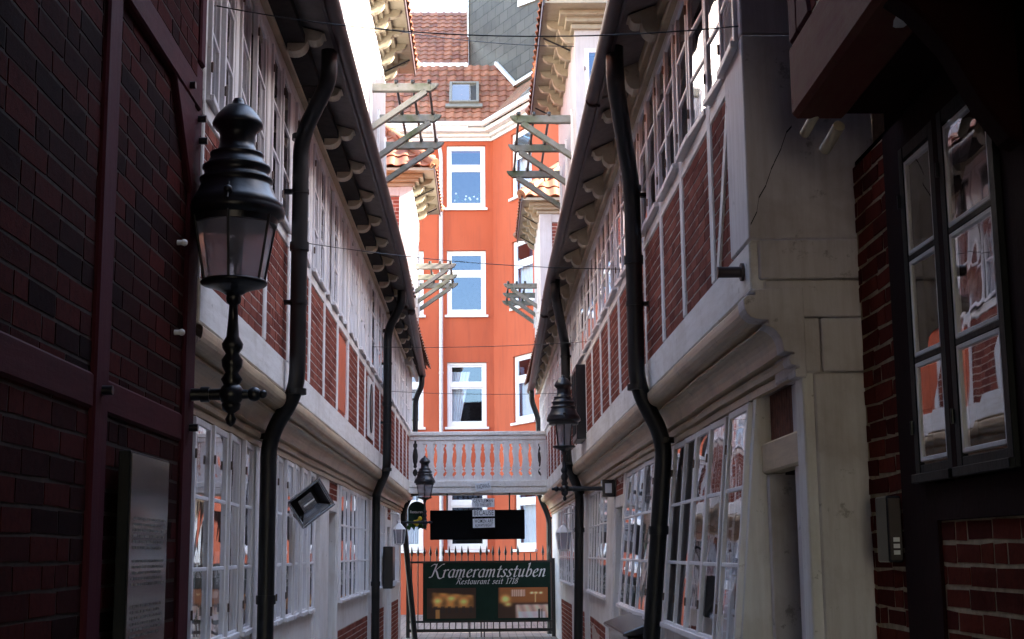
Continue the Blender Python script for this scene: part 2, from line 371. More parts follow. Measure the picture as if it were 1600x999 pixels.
# ------------------------------------------------------------------ a jettied half-timbered house in the row
ZS = dict(sill=1.08, head=2.36, jet=2.74, beam=2.95, wsill=3.86)
def ogee(kind, d):                               # jetty moulding, (n, z) pairs; d = overhang
    a = [(0, 0), (.028, 0), (.028, .035), (.012, .038), (.012, .05), (.045, .053), (.052, .075), (.046, .095), (.028, .10), (.028, .108), (.075, .112), (.075, .125)]
    arc1 = [(.075+(d-.13)*(1-math.cos(t)), .125+.10*math.sin(t)) for t in [math.pi/2*i/6 for i in range(1, 7)]]
    b = [(d-.055, .232), (d-.075, .235), (d-.075, .250), (d-.035, .252)]
    arc2 = [(d-.035+.065*math.sin(t), .252+.070*(1-math.cos(t))) for t in [math.pi/2*i/5 for i in range(1, 6)]]
    return a+arc1+b+arc2+[(d+.030, .345), (d+.018, .358), (d-.02, .360), (d-.02, .372), (d+.006, .374), (d, .385)]
def row_house(side, y0, y1, label, posts, ground, ztop, zsof, xe, windows_hi, specials={}, name='half_timbered_house', ends=()):
    s = side
    wg = WG[s]; wu = WU[s]
    H = thing(name, label, 'house', (s*3.0, (y0+y1)/2, 0), 'half-timbered houses lining the alley')
    zs = ZS
    d = (wg.fx(8, 2.4)-wu.fx(8, 3))
    # --- ground floor
    white = MB(); brickm = MB(); dark = MB(); sills = MB(); shutters = MB()
    for seg in ground:
        k, a, b = seg[:3]
        if k == 'win':
            n = seg[3]
            pb = MB(); wg.box(pb, a, b, .78, zs['sill'], -.12, .0); pb.build('sill_board', M['white'], H, bevel=.006)
            pb = MB(); wg.box(pb, a, b, zs['head'], zs['head']+.05, -.12, -.004); pb.build('window_head', M['white'], H, bevel=.006)
            pb = MB(); bricks(pb, wg.P, a, b, 0, .78); pb.build('brick_plinth', [M['brick'], M['mortar']], H)
            pb = MB(); wg.box(pb, a, b, .9, zs['head'], -.62, -.60); pb.build('dark_room_backing', M['room'], H)
            st = (b-a)/n
            for i in range(n):
                ya = a+i*st+.006; yb = a+(i+1)*st-.006
                lean = 0
                if s > 0: lean = -math.atan(.095*LK(a))
                casement(wg, H, ya, yb, zs['sill']+.005, zs['head']-.005, 3, n=.005, tilt=lean)
                if rnd.random() < .22:
                    cm = MB(); m0 = ya+.05; m1 = yb-.05
                    pts = []
                    for q in range(13):
                        t = m0+(m1-m0)*q/12; pts.append((t, -.16+.015*math.sin(q*1.9)))
                    hh = zs['head'] if rnd.random() < .5 else zs['sill']+.55
                    vs = [wg.P(t, zs['sill'], nn) for t, nn in pts]+[wg.P(t, hh, nn) for t, nn in pts]
                    cm.add(vs, [(q, q+1, q+14, q+13) for q in range(12)], 0, True); cm.build('curtain', M['curtain'], H)
        elif k == 'post':
            pb = MB(); wg.box(pb, a, b, 0, zs['head']+.05, -.12, .012); pb.build('post', M['white'], H, bevel=.008)
        elif k == 'brick':
            pb = MB(); bricks(pb, wg.P, a, b, 0, zs['head']+.05); pb.build('brick_panel', [M['brick'], M['mortar']], H)
        elif k == 'door':
            D = MB(); wg.box(D, a, b, .12, 2.05, -.42, -.38)
            for q in range(3): wg.box(D, a+.1, b-.1, .3+q*.58, .3+q*.58+.48, -.382, -.37)
            dd = D.build('door', M['grime'], H, bevel=.006)
            kn = MB(); kn.tube([wg.P(b-.12, 1.05, -.38), wg.P(b-.12, 1.05, -.30)], .018, 10); kn.ball(wg.P(b-.12, 1.05, -.29), .03); kn.build('handle', M['iron'], dd)
            wg.box(white, a, b, 0, .12, -.45, .01); wg.box(white, a, b, 2.05, 2.17, -.45, .006)
            wg.box(white, a-.0, a+.02, .12, 2.05, -.45, -.003); wg.box(white, b-.02, b, .12, 2.05, -.45, -.003)
            pb = MB(); bricks(pb, wg.P, a, b, 2.17, zs['head']+.05); pb.build('brick_panel', [M['brick'], M['mortar']], H)
        elif k == 'niche':
            wg.box(white, a, b, 0, zs['head']+.05, -.3, -.12)
    if white.v: white.build('door_frame', M['white'], H, bevel=.006)
    # --- jetty moulding
    c = MB(); prof = ogee(0, d); ys = [y0+(y1-y0)*i/8 for i in range(9)]
    wob = [(rnd.random()-.5)*.012 for _ in ys]
    vs = []
    for i, y in enumerate(ys):
        for n_, z_ in prof: vs.append((s*(wg.fx(y, 2.4)-n_), y, zs['head']+z_*(zs['jet']-zs['head'])/.385+wob[i]))
    m = len(prof)
    fs = [(i*m+q, i*m+q+1, (i+1)*m+q+1, (i+1)*m+q) for i in range(8) for q in range(m-1)]
    if s < 0: fs = [tuple(reversed(f)) for f in fs]
    c.add(vs, fs, 0)
    c.build('jetty_moulding', M['cream'], H)
    # --- upper floor: sill beam, posts, brick panels, rail
    t = MB()
    wu.box(t, y0, y1, zs['jet']-.012, zs['beam'], -.1, .012)
    wu.box(t, y0, y1, zs['wsill']-.09, zs['wsill'], -.1, .008)
    wu.box(t, y0, y1, ztop, ztop+.09, -.1, .006)
    pw = .12
    for p in posts:
        pb = MB(); wu.box(pb, p-pw/2+rnd.random()*.01, p+pw/2, zs['beam'], ztop, -.1, .010); pb.build('upper_post', M['white'], H, bevel=.008)
    wu.box(t, y0, y0+.05, zs['beam'], ztop, -.1, .004); wu.box(t, y1-.05, y1, zs['beam'], ztop, -.1, .004)
    for (ya, za, yb, zb) in specials.get('brace', []):
        dx = .045
        pts = [wu.P(ya-dx, za, .013), wu.P(ya+dx, za, .013), wu.P(yb+dx, zb, .013), wu.P(yb-dx, zb, .013)]
        t.prism(pts, (s*.04, 0, 0))
    t.build('timber_frame', M['white_y'], H, bevel=.008)
    edges = [y0+.05-pw/2]+list(posts)+[y1-.05+pw/2]
    bp = MB(); rm = MB()
    for a, b in zip(edges[:-1], edges[1:]):
        a += pw/2; b -= pw/2
        if b-a < .1: continue
        if specials.get('shutter') and a < specials['shutter'] < b:
            sh = MB(); wu.box(sh, a, b, zs['beam'], zs['wsill']-.09, -.06, -.02); wu.box(sh, a+.04, b-.04, zs['beam']+.05, zs['wsill']-.14, -.03, -.008); sh.build('shutter_panel', M['shutter'], H, bevel=.004)
        else:
            bp = MB(); bricks(bp, wu.P, a, b, zs['beam'], zs['wsill']-.09, bl=.225, bh=.066); bp.build('brick_panel', [M['brick'], M['mortar']], H)
        # two casements per bay
        nsh = 2 if b-a > .6 else 1
        st = (b-a)/nsh
        for q in range(nsh):
            casement(wu, H, a+q*st+.004, a+(q+1)*st-.004, zs['wsill']+.01, ztop-.006, windows_hi, n=-.006)
        if rnd.random() < .3:
            cm = MB(); pts = [(a+.03+(b-a-.06)*q/24, -.14+.012*math.sin(q*1.7)) for q in range(25)]
            vs = [wu.P(tt, zs['wsill']+.02, nn) for tt, nn in pts]+[wu.P(tt, ztop-.25*rnd.random(), nn) for tt, nn in pts]
            cm.add(vs, [(q, q+1, q+26, q+25) for q in range(24)], 0, True); cm.build('curtain', M['curtain'], H)
    wu.box(rm, y0, y1, zs['wsill'], ztop, -.62, -.6); rm.build('dark_room_backing', M['room'], H)
    # --- eaves
    X = lambda y: wu.fx(y, 4)
    e = MB()
    for (za, zb, n_) in ((.09, .13, .05), (.13, .17, .035), (.17, .25, .075)):
        wu.box(e, y0, y1, ztop+za, ztop+zb, -.1, n_)
    e.build('eave_moulding', M['cream'], H, bevel=.008)
    sf = MB(); zf = zsof
    yy = [y0+(y1-y0)*i/6 for i in range(7)]
    for a, b in zip(yy[:-1], yy[1:]):
        z1_ = ztop+.25
        p = [(s*(X(a)-.06), a, z1_), (s*xe(a), a, zf), (s*xe(b), b, zf), (s*(X(b)-.06), b, z1_)]
        q = [(x, y, z+.03) for x, y, z in p]
        if s > 0: p = p[::-1]; q = q[::-1]
        sf.hexa(p+q)
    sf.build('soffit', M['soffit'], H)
    g = MB()
    pa = [(s*(xe(y)-.035), y, zf+.0) for y in yy]
    g.tube(pa, .055, 14)
    for a, b in zip(yy[:-1], yy[1:]):
        p = [(s*(xe(a)+.02), a, zf-.05), (s*(xe(a)), a, zf-.05), (s*xe(b), b, zf-.05), (s*(xe(b)+.02), b, zf-.05)]
        q = [(x, y, z+.16) for x, y, z in p]
        if s > 0: p = p[::-1]; q = q[::-1]
        g.hexa(p+q)
    g.build('gutter', M['gutter'], H)
    # scrolled eave brackets, one above every post and bay middle
    by = y0+.35
    while by < y1-.1:
        xo = X(by)-.07; xi = xe(by)+.05; L = xo-xi; top0 = ztop+.245; top1 = zf-.004
        pr = []
        for i in range(7):                      # big scroll at the wall
            a = math.pi*.5*i/6; pr.append((.0+L*.48*math.sin(a), -.19+.17*(1-math.cos(a))))
        pr = [(0, -.20)]+[(L*.50*math.sin(math.pi/2*i/7), -.20+.13*(1-math.cos(math.pi/2*i/7))) for i in range(1, 8)]
        pr += [(L*.52, -.05)]
        pr += [(L*(.52+.34*math.sin(math.pi/2*i/5)), -.085+.065*(1-math.cos(math.pi/2*i/5))) for i in range(0, 6)]
        pr += [(L*.93, -.012), (L*.93, .0), (0, 0)]
        b = MB(); pts = []
        for n_, z_ in pr:
            zt = top0+(top1-top0)*n_/max(L, .01)
            pts.append((s*(xo-n_), by-.065, zt+z_))
        if s < 0: pts = pts[::-1]
        b.prism(pts, (0, .13, 0)); b.build('eave_bracket', M['creamz'], H, bevel=.006)
        by += 1.04
    # --- main roof
    rf = MB()
    yb0, yb1 = y0-.02, y1
    pantiles(rf, Vector((s*(xe(yb0)+.0), yb0 if s < 0 else yb1, zf+.10)), Vector((0, 1 if s < 0 else -1, 0)), Vector((s*.70, 0, .714)), yb1-yb0, 8.0, 0.3, .4)
    p = [(s*(xe(yb0)+.03), y0, zf+.09), (s*(xe(yb0)+5.65), y0, zf+5.77), (s*(xe(yb0)+5.65), y1, zf+5.77), (s*(xe(yb0)+.03), y1, zf+.09)]
    rf.add(p, [(0, 1, 2, 3)]); rf.add([(s*6.6, y0, 0), (s*6.6, y1, 0), (s*6.6, y1, zf+5.7), (s*6.6, y0, zf+5.7)], [(0, 1, 2, 3)])
    rf.build('roof', M['tile'], H)
    xm = xe(y0)
    bk = MB(); pg = [(s*2.06, y0+.01, 0), (s*6.5, y0+.01, 0), (s*6.5, y0+.01, zf+(6.5-xm)*.98), (s*2.06, y0+.01, zf+(2.06-xm)*.98)]
    bk.prism(pg, (0, y1-y0-.02, 0)); bk.build('back_wall', M['mortar'], H)
    bk = MB(); bk.box((min(s*1.20, s*2.055), y0+.012, ztop+.10), (max(s*1.20, s*2.055), y1-.012, ztop+.16)); bk.build('attic_floor', M['room'], H)
    return H
def pantiles(mb, O, U, V, lu, lv, tw=.22, tl=.33, clip=None, amp=.035):
    """wavy clay tiles laid in rows: O lower-left corner, U along the eave, V up the slope"""
    Nn = U.cross(V).normalized()
    nu = max(1, int(round(lu/tw))); nv = max(1, int(round(lv/tl))); tw = lu/nu; tl = lv/nv
    prof = [(0, .2), (.18, .0), (.36, .12), (.55, .75), (.75, 1.0), (.9, .75)]
    for r in range(nv):
        for c in range(nu):
            cen = O+U*(c+.5)*tw+V*(r+.5)*tl
            if clip and not clip(cen): continue
            tone = rnd.random(); vs = []
            lift = rnd.random()*.006
            for (v, h) in ((r-.02, .026+lift), (r+1.12, .0)):
                for a, b in prof+[(1.0, .2)]:
                    vs.append(O+U*(c+a)*tw+V*v*tl+Nn*(b*amp+h))
            k = len(prof)+1
            mb.add(vs, [(i, i+1, k+i+1, k+i) for i in range(k-1)], 0, True, tone)
            lo = [p-Nn*.016 for p in vs[:k]]
            mb.add(vs[:k]+lo, [(k+i, k+i+1, i+1, i) for i in range(k-1)], 0, False, tone)

LK = lambda y: 0 if y < 7.0 else (1 if y < 11 else lerp(1, .0, (y-11)/8))
def xgr(y, z): return 1.40-(.095*LK(y)*(2.36-z) if z < 2.36 else 0)
WG = {-1: Wall(-1, lambda y, z: 1.60), 1: Wall(1, xgr)}
WU = {-1: Wall(-1, lambda y, z: 1.39), 1: Wall(1, lambda y, z: 1.19)}
xeL = lambda y: lerp(1.0, 1.2, (y-17)/10)
xeR = lambda y: lerp(.87, 1.0, (y-17)/10)

# ------------------------------------------------------------------ ground
g = MB(); g.add([(-150, -150, 0), (150, -150, 0), (150, 200, 0), (-150, 200, 0)], [(0, 1, 2, 3)])
go = g.build('ground', M['ground']); go['kind'] = 'structure'

# ------------------------------------------------------------------ left row
L1 = row_house(-1, 6.70, 9.95, 'white half-timbered house next to the dark brick wall on the left, behind the big lantern', [7.55, 8.73, 9.80],
    [('post', 6.70, 7.05), ('win', 7.05, 9.75, 5), ('post', 9.75, 9.95)], 4.95, 5.12, xeL, 3)
L2 = row_house(-1, 9.95, 19.75, 'long white half-timbered house between the two black downpipes on the left', [11.0, 12.03, 13.15, 14.2, 15.35, 16.28, 17.62, 18.65],
    [('post', 9.95, 10.15), ('win', 10.15, 13.2, 6), ('post', 13.2, 13.32), ('niche', 13.32, 13.72), ('post', 13.72, 14.45), ('door', 14.45, 15.3), ('post', 15.3, 15.42), ('win', 15.42, 19.45, 8), ('post', 19.45, 19.75)],
    4.95, 5.12, xeL, 3, {'shutter': 13.6})
L3 = row_house(-1, 19.75, 27.0, 'farthest house of the left row, beside the white footbridge', [20.85, 21.9, 22.95, 24.0, 25.1, 26.2],
    [('post', 19.75, 19.95), ('win', 19.95, 22.6, 5), ('post', 22.6, 23.2), ('door', 23.2, 24.1), ('post', 24.1, 24.3), ('win', 24.3, 26.4, 4), ('post', 26.4, 27.0)],
    4.92, 5.05, xeL, 3)
# ------------------------------------------------------------------ right row
R1 = row_house(1, 5.97, 9.95, 'white half-timbered house at the right corner with the big flat corner post', [6.94, 7.98, 8.93],
    [('post', 5.97, 6.12), ('post', 6.98, 7.06), ('win', 7.06, 7.66, 1), ('brick', 7.66, 7.80), ('win', 7.80, 9.9, 4), ('post', 9.9, 9.95)],
    4.78, 4.95, xeR, 3, {'brace': [(6.80, 2.96, 6.35, 3.75)]})
R2 = row_house(1, 9.95, 19.2, 'long white half-timbered house between two black downpipes on the right', [10.9, 11.87, 12.85, 13.8, 14.9, 15.9, 16.9, 17.9],
    [('post', 9.95, 10.2), ('win', 10.2, 11.0, 2), ('post', 11.0, 11.25), ('win', 11.25, 13.6, 4), ('post', 13.6, 13.75), ('door', 13.75, 14.65), ('post', 14.65, 15.5), ('win', 15.5, 18.6, 6), ('post', 18.6, 19.2)],
    4.78, 4.93, xeR, 3)
R3 = row_house(1, 19.2, 28.6, 'farthest house of the right row, beside the white footbridge', [20.3, 21.35, 22.4, 23.4, 24.5, 25.5, 26.6, 27.6],
    [('post', 19.2, 19.6), ('win', 19.6, 21.9, 4), ('post', 21.9, 22.4), ('win', 22.4, 25.6, 6), ('post', 25.6, 28.6)],
    4.76, 4.90, xeR, 3)

# doorway, boards and end wall of the first right house
mb = MB(); w_ = WG[1]
w_.box(mb, 6.12, 6.98, 1.98, 2.13, -.10, .0)
mb.build('lintel', M['cream'], R1, bevel=.01)
mb = MB()
for i in range(15):
    y = 6.13+i*.056; w_.box(mb, y, y+.047, 2.13, 2.37, -.10-rnd.random()*.012, -.05)
mb.build('transom_slats', M['rust'], R1)
mb = MB(); mb.hexa([(1.44, 6.16, 0), (1.50, 6.14, 0), (1.98, 6.95, 0), (1.92, 6.98, 0), (1.44, 6.16, 1.97), (1.50, 6.14, 1.97), (1.98, 6.95, 1.97), (1.92, 6.98, 1.97)])
mb = MB(); mb.hexa([(1.42, 6.90, 0), (1.80, 6.90, 0), (1.80, 6.97, 0), (1.42, 6.97, 0), (1.42, 6.90, 1.97), (1.80, 6.90, 1.97), (1.80, 6.97, 1.97), (1.42, 6.97, 1.97)])
mb.build('passage_side_wall', M['wornwhite'], R1)
mb = MB(); mb.box((1.78, 6.1, 0), (1.82, 7.0, 2.4)); mb.build('door', M['darkred'], R1)
# end wall: stacked painted boards, facing down the alley
mb = MB()
def blk(x0, x1, z0, z1, pr, bw=0): mb.box((x0, 5.95-pr, z0), (x1, 6.4, z1))
blk(1.175, 1.75, 2.955, 3.9, .0); blk(1.175, 1.9, 3.905, 5.0, -.005)
blk(1.215, 1.70, 2.775, 2.95, .012); blk(1.235, 1.69, 2.605, 2.770, .006); blk(1.36, 1.47, 2.36, 2.60, .004); blk(1.475, 1.68, 2.365, 2.60, .010)
blk(1.435, 1.67, 0, 2.36, .004)
mb.build('corner_post', M['wornwhite'], R1, bevel=.007)
cr = MB(); P_ = [(1.185, 3.02), (1.215, 3.08), (1.225, 3.14), (1.26, 3.20), (1.285, 3.27), (1.30, 3.30), (1.335, 3.37), (1.36, 3.44), (1.385, 3.47)]
for (xa, za), (xb, zb) in zip(P_[:-1], P_[1:]): cr.add([(xa, 5.9475, za-.006), (xb+.001, 5.9475, zb-.006), (xb+.001, 5.9475, zb+.003), (xa, 5.9475, za+.004)], [(0, 1, 2, 3)])
cr.build('crack', M['pipe'], R1)
# scrolled console where the jetty moulding ends
mb = MB(); pr = ogee(0, .21); pts = [(1.40-n_-.022, 5.93, 2.34+z_) for n_, z_ in pr]+[(1.40, 5.93, 2.735), (1.40, 5.93, 2.34)]
mb.prism(pts, (0, .14, 0)); mb.build('console', M['wornwhite'], R1, bevel=.005)
mb = MB(); mb.tube([(1.06, 6.12, 2.84), (1.19, 6.12, 2.84)], .026, 12); mb.tube([(1.20, 6.12, 2.84), (1.165, 6.12, 2.84)], .042, 12); mb.build('beam_bolt', M['gutter'], R1)

# ------------------------------------------------------------------ dormers
def dormer(side, x, y0, y1, zt, parent, end, seed, ov=.42):
    s = side; D = MB(); zb = 4.9; dep = 3.2
    fx = lambda n, y, z: (s*(x+n), y, z)
    pl = MB()                                   # boarded front wall
    k = int((y1-y0)/.28); st = (y1-y0)/k
    for i in range(k):
        a = y0+i*st+.003; b = y0+(i+1)*st-.003; o_ = rnd.random()*.004
        p = [fx(-o_, a, zb), fx(.05, a, zb), fx(.05, b, zb), fx(-o_, b, zb)]; q = [(X_, Y_, zt) for X_, Y_, _ in p]
        if s < 0: p = p[::-1]; q = q[::-1]
        pl.hexa(p+q)
    pl.build('dormer_front', M['dormerwhite'], parent, bevel=.004)
    ew = MB()
    if end == 'brick':
        bm = MB(); bricks(bm, lambda u, z, n: (s*u, y0-n, z), x+.24, x+dep, zb, zt-.18); bm.build('dormer_brick_end', [M['brick'], M['mortar']], parent)
        ew.box((min(s*x, s*(x+.24)), y0-.03, zb), (max(s*x, s*(x+.24)), y0+.1, zt)); ew.box((min(s*(x+.24), s*(x+dep)), y0-.02, zt-.17), (max(s*(x+.24), s*(x+dep)), y0+.1, zt-.004))
        ew.build('dormer_corner_post', M['dormerwhite'], parent, bevel=.006)
    else:
        a0, a1 = x+.12, x+.95
        za, zb2 = zt-1.9, zt-.25
        for (u0, u1, w0, w1) in ((x, a0, zb, zt), (a1, x+dep, zb, zt), (a0, a1, zb, za), (a0, a1, zb2, zt)):
            ew.box((min(s*u0, s*u1), y0, w0), (max(s*u0, s*u1), y0+.08, w1))
        ew.build('dormer_end_wall', M['dormerwhite'], parent)
        me, gm = casement_mesh(a1-a0, zb2-za, 2, 1, .05, glass='glassnew')
        lx = min(s*a0, s*a1); o = put('casement', me, parent, (lx, y0+.02, za), (0, 0, 0))
        p = bpy.data.objects.new('pane', gm); COL.objects.link(p); p.parent = o
        bx = MB(); bx.box((min(s*a0, s*a1)-.05, y0+.5, za-.1), (max(s*a0, s*a1)+.05, y0+.52, zb2+.1)); bx.build('dark_room_backing', M['room'], parent)
    # cornice and soffit
    c = MB()
    for (z_, n_) in ((zt, .05), (zt+.07, .12), (zt+.13, .20)):
        c.box((min(s*(x-n_), s*(x+dep)), y0-n_, z_), (max(s*(x-n_), s*(x+dep)), y1+n_, z_+.068))
    c.build('dormer_cornice', M['dormercream'], parent, bevel=.008)
    c = MB(); c.box((min(s*(x-ov+.02), s*(x+dep)), y0-ov+.02, zt+.20), (max(s*(x-ov+.02), s*(x+dep)), y1+ov-.02, zt+.25)); c.build('dormer_soffit', M['dormercream'], parent)
    yb = y0+.2
    while yb < y1:
        L = ov-.06
        pr = [(0, -.30)]+[(L*.5*math.sin(math.pi/2*i/6), -.30+.16*(1-math.cos(math.pi/2*i/6))) for i in range(1, 7)]+[(L*.55, -.11)]+[(L*(.55+.4*math.sin(math.pi/2*i/5)), -.11+.09*(1-math.cos(math.pi/2*i/5))) for i in range(6)]+[(L, 0), (0, 0)]
        pts = [(s*(x-n_), yb, zt+.198+z_) for n_, z_ in pr]
        if s < 0: pts = pts[::-1]
        b = MB(); b.prism(pts, (0, .09, 0)); b.build('dormer_bracket', M['dormercream'], parent); yb += .62
    # hipped roof
    ze = zt+.26; xo = x-ov; hy0 = y0-ov; hy1 = y1+ov; half = (hy1-hy0)/2; cy = (hy0+hy1)/2
    w2 = 2.6; hr = min(half, w2)
    rf = MB()
    sl = math.sqrt(2)*w2
    # face towards the alley
    def cl1(p): n_ = abs(p.x)-xo; return n_ < p.y-hy0+.05 and n_ < hy1-p.y+.05
    pantiles(rf, Vector((s*xo, hy0 if s < 0 else hy1, ze)), Vector((0, -s, 0)), Vector((s*.7071, 0, .7071)), hy1-hy0, sl, .24, .32, cl1)
    def cl2(p): return (p.y-hy0) < abs(p.x)-xo+.05 and (p.y < cy)
    pantiles(rf, Vector((s*xo if s > 0 else s*(xo+3.6), hy0, ze)), Vector((1, 0, 0)), Vector((0, .7071, .7071)), 3.6, math.sqrt(2)*half, .24, .32, cl2)
    def cl3(p): return (hy1-p.y) < abs(p.x)-xo+.05 and (p.y > cy)
    pantiles(rf, Vector((s*xo if s < 0 else s*(xo+3.6), hy1, ze)), Vector((-1, 0, 0)), Vector((0, -.7071, .7071)), 3.6, math.sqrt(2)*half, .24, .32, cl3)
    r_ = rf.build('dormer_roof', M['tile'], parent)
    hp = MB()
    hh = min(half, 2.6)
    for ya, sg in ((hy0, 1), (hy1, -1)):
        a = Vector((s*xo, ya, ze+.04)); b = Vector((s*(xo+hh), ya+sg*hh, ze+hh+.04)); k = int((b-a).length/.33)
        for i in range(k):
            p = a.lerp(b, i/k); q = a.lerp(b, (i+1.12)/k); hp.tube([p, q], [.105, .085], 12)
    hp.build('ridge_tiles', M['tile2'], r_)
    # dark edge boards under the tiles
    e = MB(); e.box((min(s*(xo), s*(xo+.02)), hy0, zt+.16), (max(s*(xo), s*(xo+.02)), hy1, zt+.29)); e.build('verge_board', M['gutter'], parent)
    # gutter brackets
    for yb in (y0+.6, y1-.4):
        b = MB(); b.tube([(s*(x-.02), yb, zt-.05), (s*(x-ov+.05), yb, zt+.12)], .012, 8); b.build('gutter_stay', M['iron'], parent)
dormer(-1, 1.39, 13.4, 19.4, 8.45, L2, 'window', 1)
dormer(-1, 1.25, 24.4, 26.9, 8.15, L3, 'brick', 2)
dormer(1, 1.19, 16.7, 20.6, 8.12, R2, 'window', 3)
dormer(1, 1.12, 26.3, 29.2, 8.10, R3, 'brick', 4, .36)

# timber awning arms on the dormers: arm, diagonal brace; three iron rods link each set
def arm_frame(side, x, ys, z, length, label, group):
    s = side; T = thing('timber_awning_frame', label, 'awning frame', (s*x, ys[0], z), group)
    for y in ys:
        a = MB(); e = s*(x-length)
        a.bar((s*x, y, z), (e+s*.10, y, z), .085, .10)
        a.prism([(e+s*.10, y-.0425, z-.05), (e+s*.10, y-.0425, z+.05), (e+s*.0, y-.0425, z+.05), (e+s*.03, y-.0425, z+.0)] if s < 0 else [(e+s*.10, y-.0425, z+.05), (e+s*.10, y-.0425, z-.05), (e+s*.03, y-.0425, z), (e, y-.0425, z+.05)], (0, .085, 0))
        a.build('arm', M['weather'], T, bevel=.006)
        b = MB(); b.bar((s*(x-.0), y, z-length*.62), (e+s*.16, y, z-.05), .07, .085, (0, 1, 0)); b.build('brace', M['weather'], T, bevel=.005)
        b = MB(); b.box((min(s*x, s*(x-.03)), y-.05, z-length*.62-.1), (max(s*x, s*(x-.03)), y+.05, z+.12)); b.build('wall_batten', M['white'], T)
    for k in (.38, .62, .86):
        xx = s*(x-length*k); b = MB(); b.tube([(xx, ys[0]-.12, z+.055), (xx, ys[-1]+.15, z+.055)], .018, 8)
        for y in ys: b.tube([(xx, y, z+.04), (xx, y, z+.10)], .028, 8)
        b.build('iron_rod', M['iron'], T)
    return T
gA = 'timber awning frames on the dormers'
arm_frame(-1, 1.39, [16.7, 17.95, 19.2], 7.36, .86, 'grey timber awning arms on the tall white dormer at upper left', gA)
arm_frame(1, 1.19, [17.35, 18.65, 20.0], 7.15, .82, 'mossy timber awning arms on the white dormer at upper right', gA)
arm_frame(-1, 1.25, [24.9, 25.9, 26.75], 6.78, .78, 'smaller grey awning arms on the far dormer with the brick end at left', gA)
arm_frame(1, 1.12, [27.2, 28.2, 29.1], 6.85, .70, 'smaller mossy awning arms on the far dormer at right, above the curved downpipe', gA)

# ------------------------------------------------------------------ downpipes (parts of their houses)
def downpipe(parent, pts, r=.056, collars=()):
    b = MB(); b.tube(curve(pts, 7, .45, .16), r, 18)
    for (x, y, z) in pts[2:]:
        if z > .3: b.tube([(x, y, z-.02), (x, y, z+.02)], r+.008, 18)
    (xa, ya, za), (xb, yb, zb) = pts[3], pts[-1]
    sd = 1 if xa > 0 else -1
    for zz in (3.35, 4.15): b.box((min(pts[2][0], pts[2][0]+sd*.12), pts[2][1]-.02, zz-.015), (max(pts[2][0], pts[2][0]+sd*.12), pts[2][1]+.02, zz+.015)); b.tube([(pts[2][0], pts[2][1], zz-.015), (pts[2][0], pts[2][1], zz+.015)], r+.006, 18)
    for c in collars: b.tube([Vector(c)-Vector((0, 0, .03)), Vector(c)+Vector((0, 0, .03))], r+.010, 18)
    p = b.build('downpipe', M['pipe'], parent)
downpipe(L1, [(-1.06, 9.30, 5.08), (-1.06, 9.30, 4.86), (-1.29, 9.62, 4.55), (-1.29, 9.62, 2.72), (-1.50, 9.76, 2.42), (-1.50, 9.76, 0)], .057, [(-1.29, 9.62, 3.75), (-1.50, 9.76, 1.3)])
downpipe(L2, [(-1.08, 18.3, 5.08), (-1.08, 18.3, 4.9), (-1.29, 18.7, 4.6), (-1.29, 18.7, 2.72), (-1.50, 19.6, 2.42), (-1.50, 19.6, 0)], .057, [(-1.29, 18.7, 3.6), (-1.5, 19.6, 1.2)])
downpipe(L3, [(-1.18, 26.7, 5.0), (-1.18, 26.7, 4.8), (-1.31, 26.8, 4.55), (-1.31, 26.8, 2.9), (-1.55, 26.95, 2.4), (-1.32, 27.1, 0)], .055)
downpipe(R1, [(.90, 8.9, 4.95), (.90, 8.9, 4.70), (1.09, 9.76, 4.20), (1.09, 9.76, 2.75), (1.29, 9.85, 2.38), (1.165, 10.05, .8), (1.12, 10.1, 0)], .060, [(1.09, 9.76, 3.67), (1.24, 9.93, 1.75)])
downpipe(R2, [(.90, 16.8, 4.92), (.90, 16.8, 4.72), (1.09, 18.1, 4.3), (1.09, 18.1, 2.75), (1.30, 18.9, 2.4), (1.24, 18.95, 0)], .060, [(1.09, 18.1, 3.4), (1.29, 18.9, 1.9)])
downpipe(R3, [(.99, 28.1, 4.9), (.99, 28.1, 4.65), (1.13, 28.3, 4.3), (1.13, 28.3, 2.75), (1.33, 28.5, 2.3), (1.31, 28.5, 0)], .055)

# ------------------------------------------------------------------ dark brick house on the near left
NL = thing('brick_house', 'dark brick house with oxblood timbers on the near left, carrying the big lantern', 'house', (-3, 3, 0))
WN = Wall(-1, lambda y, z: 1.41)
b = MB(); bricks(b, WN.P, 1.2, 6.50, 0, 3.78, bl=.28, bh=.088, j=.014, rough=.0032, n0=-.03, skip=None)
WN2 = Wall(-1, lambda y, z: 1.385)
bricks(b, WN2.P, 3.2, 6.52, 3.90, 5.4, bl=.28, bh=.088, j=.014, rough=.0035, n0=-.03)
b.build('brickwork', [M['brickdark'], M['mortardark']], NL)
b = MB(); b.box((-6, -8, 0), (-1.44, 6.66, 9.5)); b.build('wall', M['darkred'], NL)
for q_ in ((4.98, 5.16, 0, 3.75, .022), (6.47, 6.69, 0, 4.0, .020), (2.4, 2.6, 0, 3.75, .022), (6.56, 6.67, 4.0, 6.5, .034)):
    b = MB(); WN.box(b, *q_[:4], -.03, q_[4]); b.build('timber_post', M['red'], NL, bevel=.01)
b = MB(); WN.box(b, 1.2, 6.465, 2.125, 2.255, -.03, .014); b.build('timber_beam', M['redy'], NL, bevel=.01)
b = MB(); WN.box(b, 1.2, 6.60, 3.755, 3.90, -.03, .034)
b.prism([WN.P(6.05, 3.76, .030), WN.P(6.47, 3.30, .030), WN.P(6.47, 3.76, .030)], (-.05, 0, 0))
b.build('timber_beam', M['redy'], NL, bevel=.01)
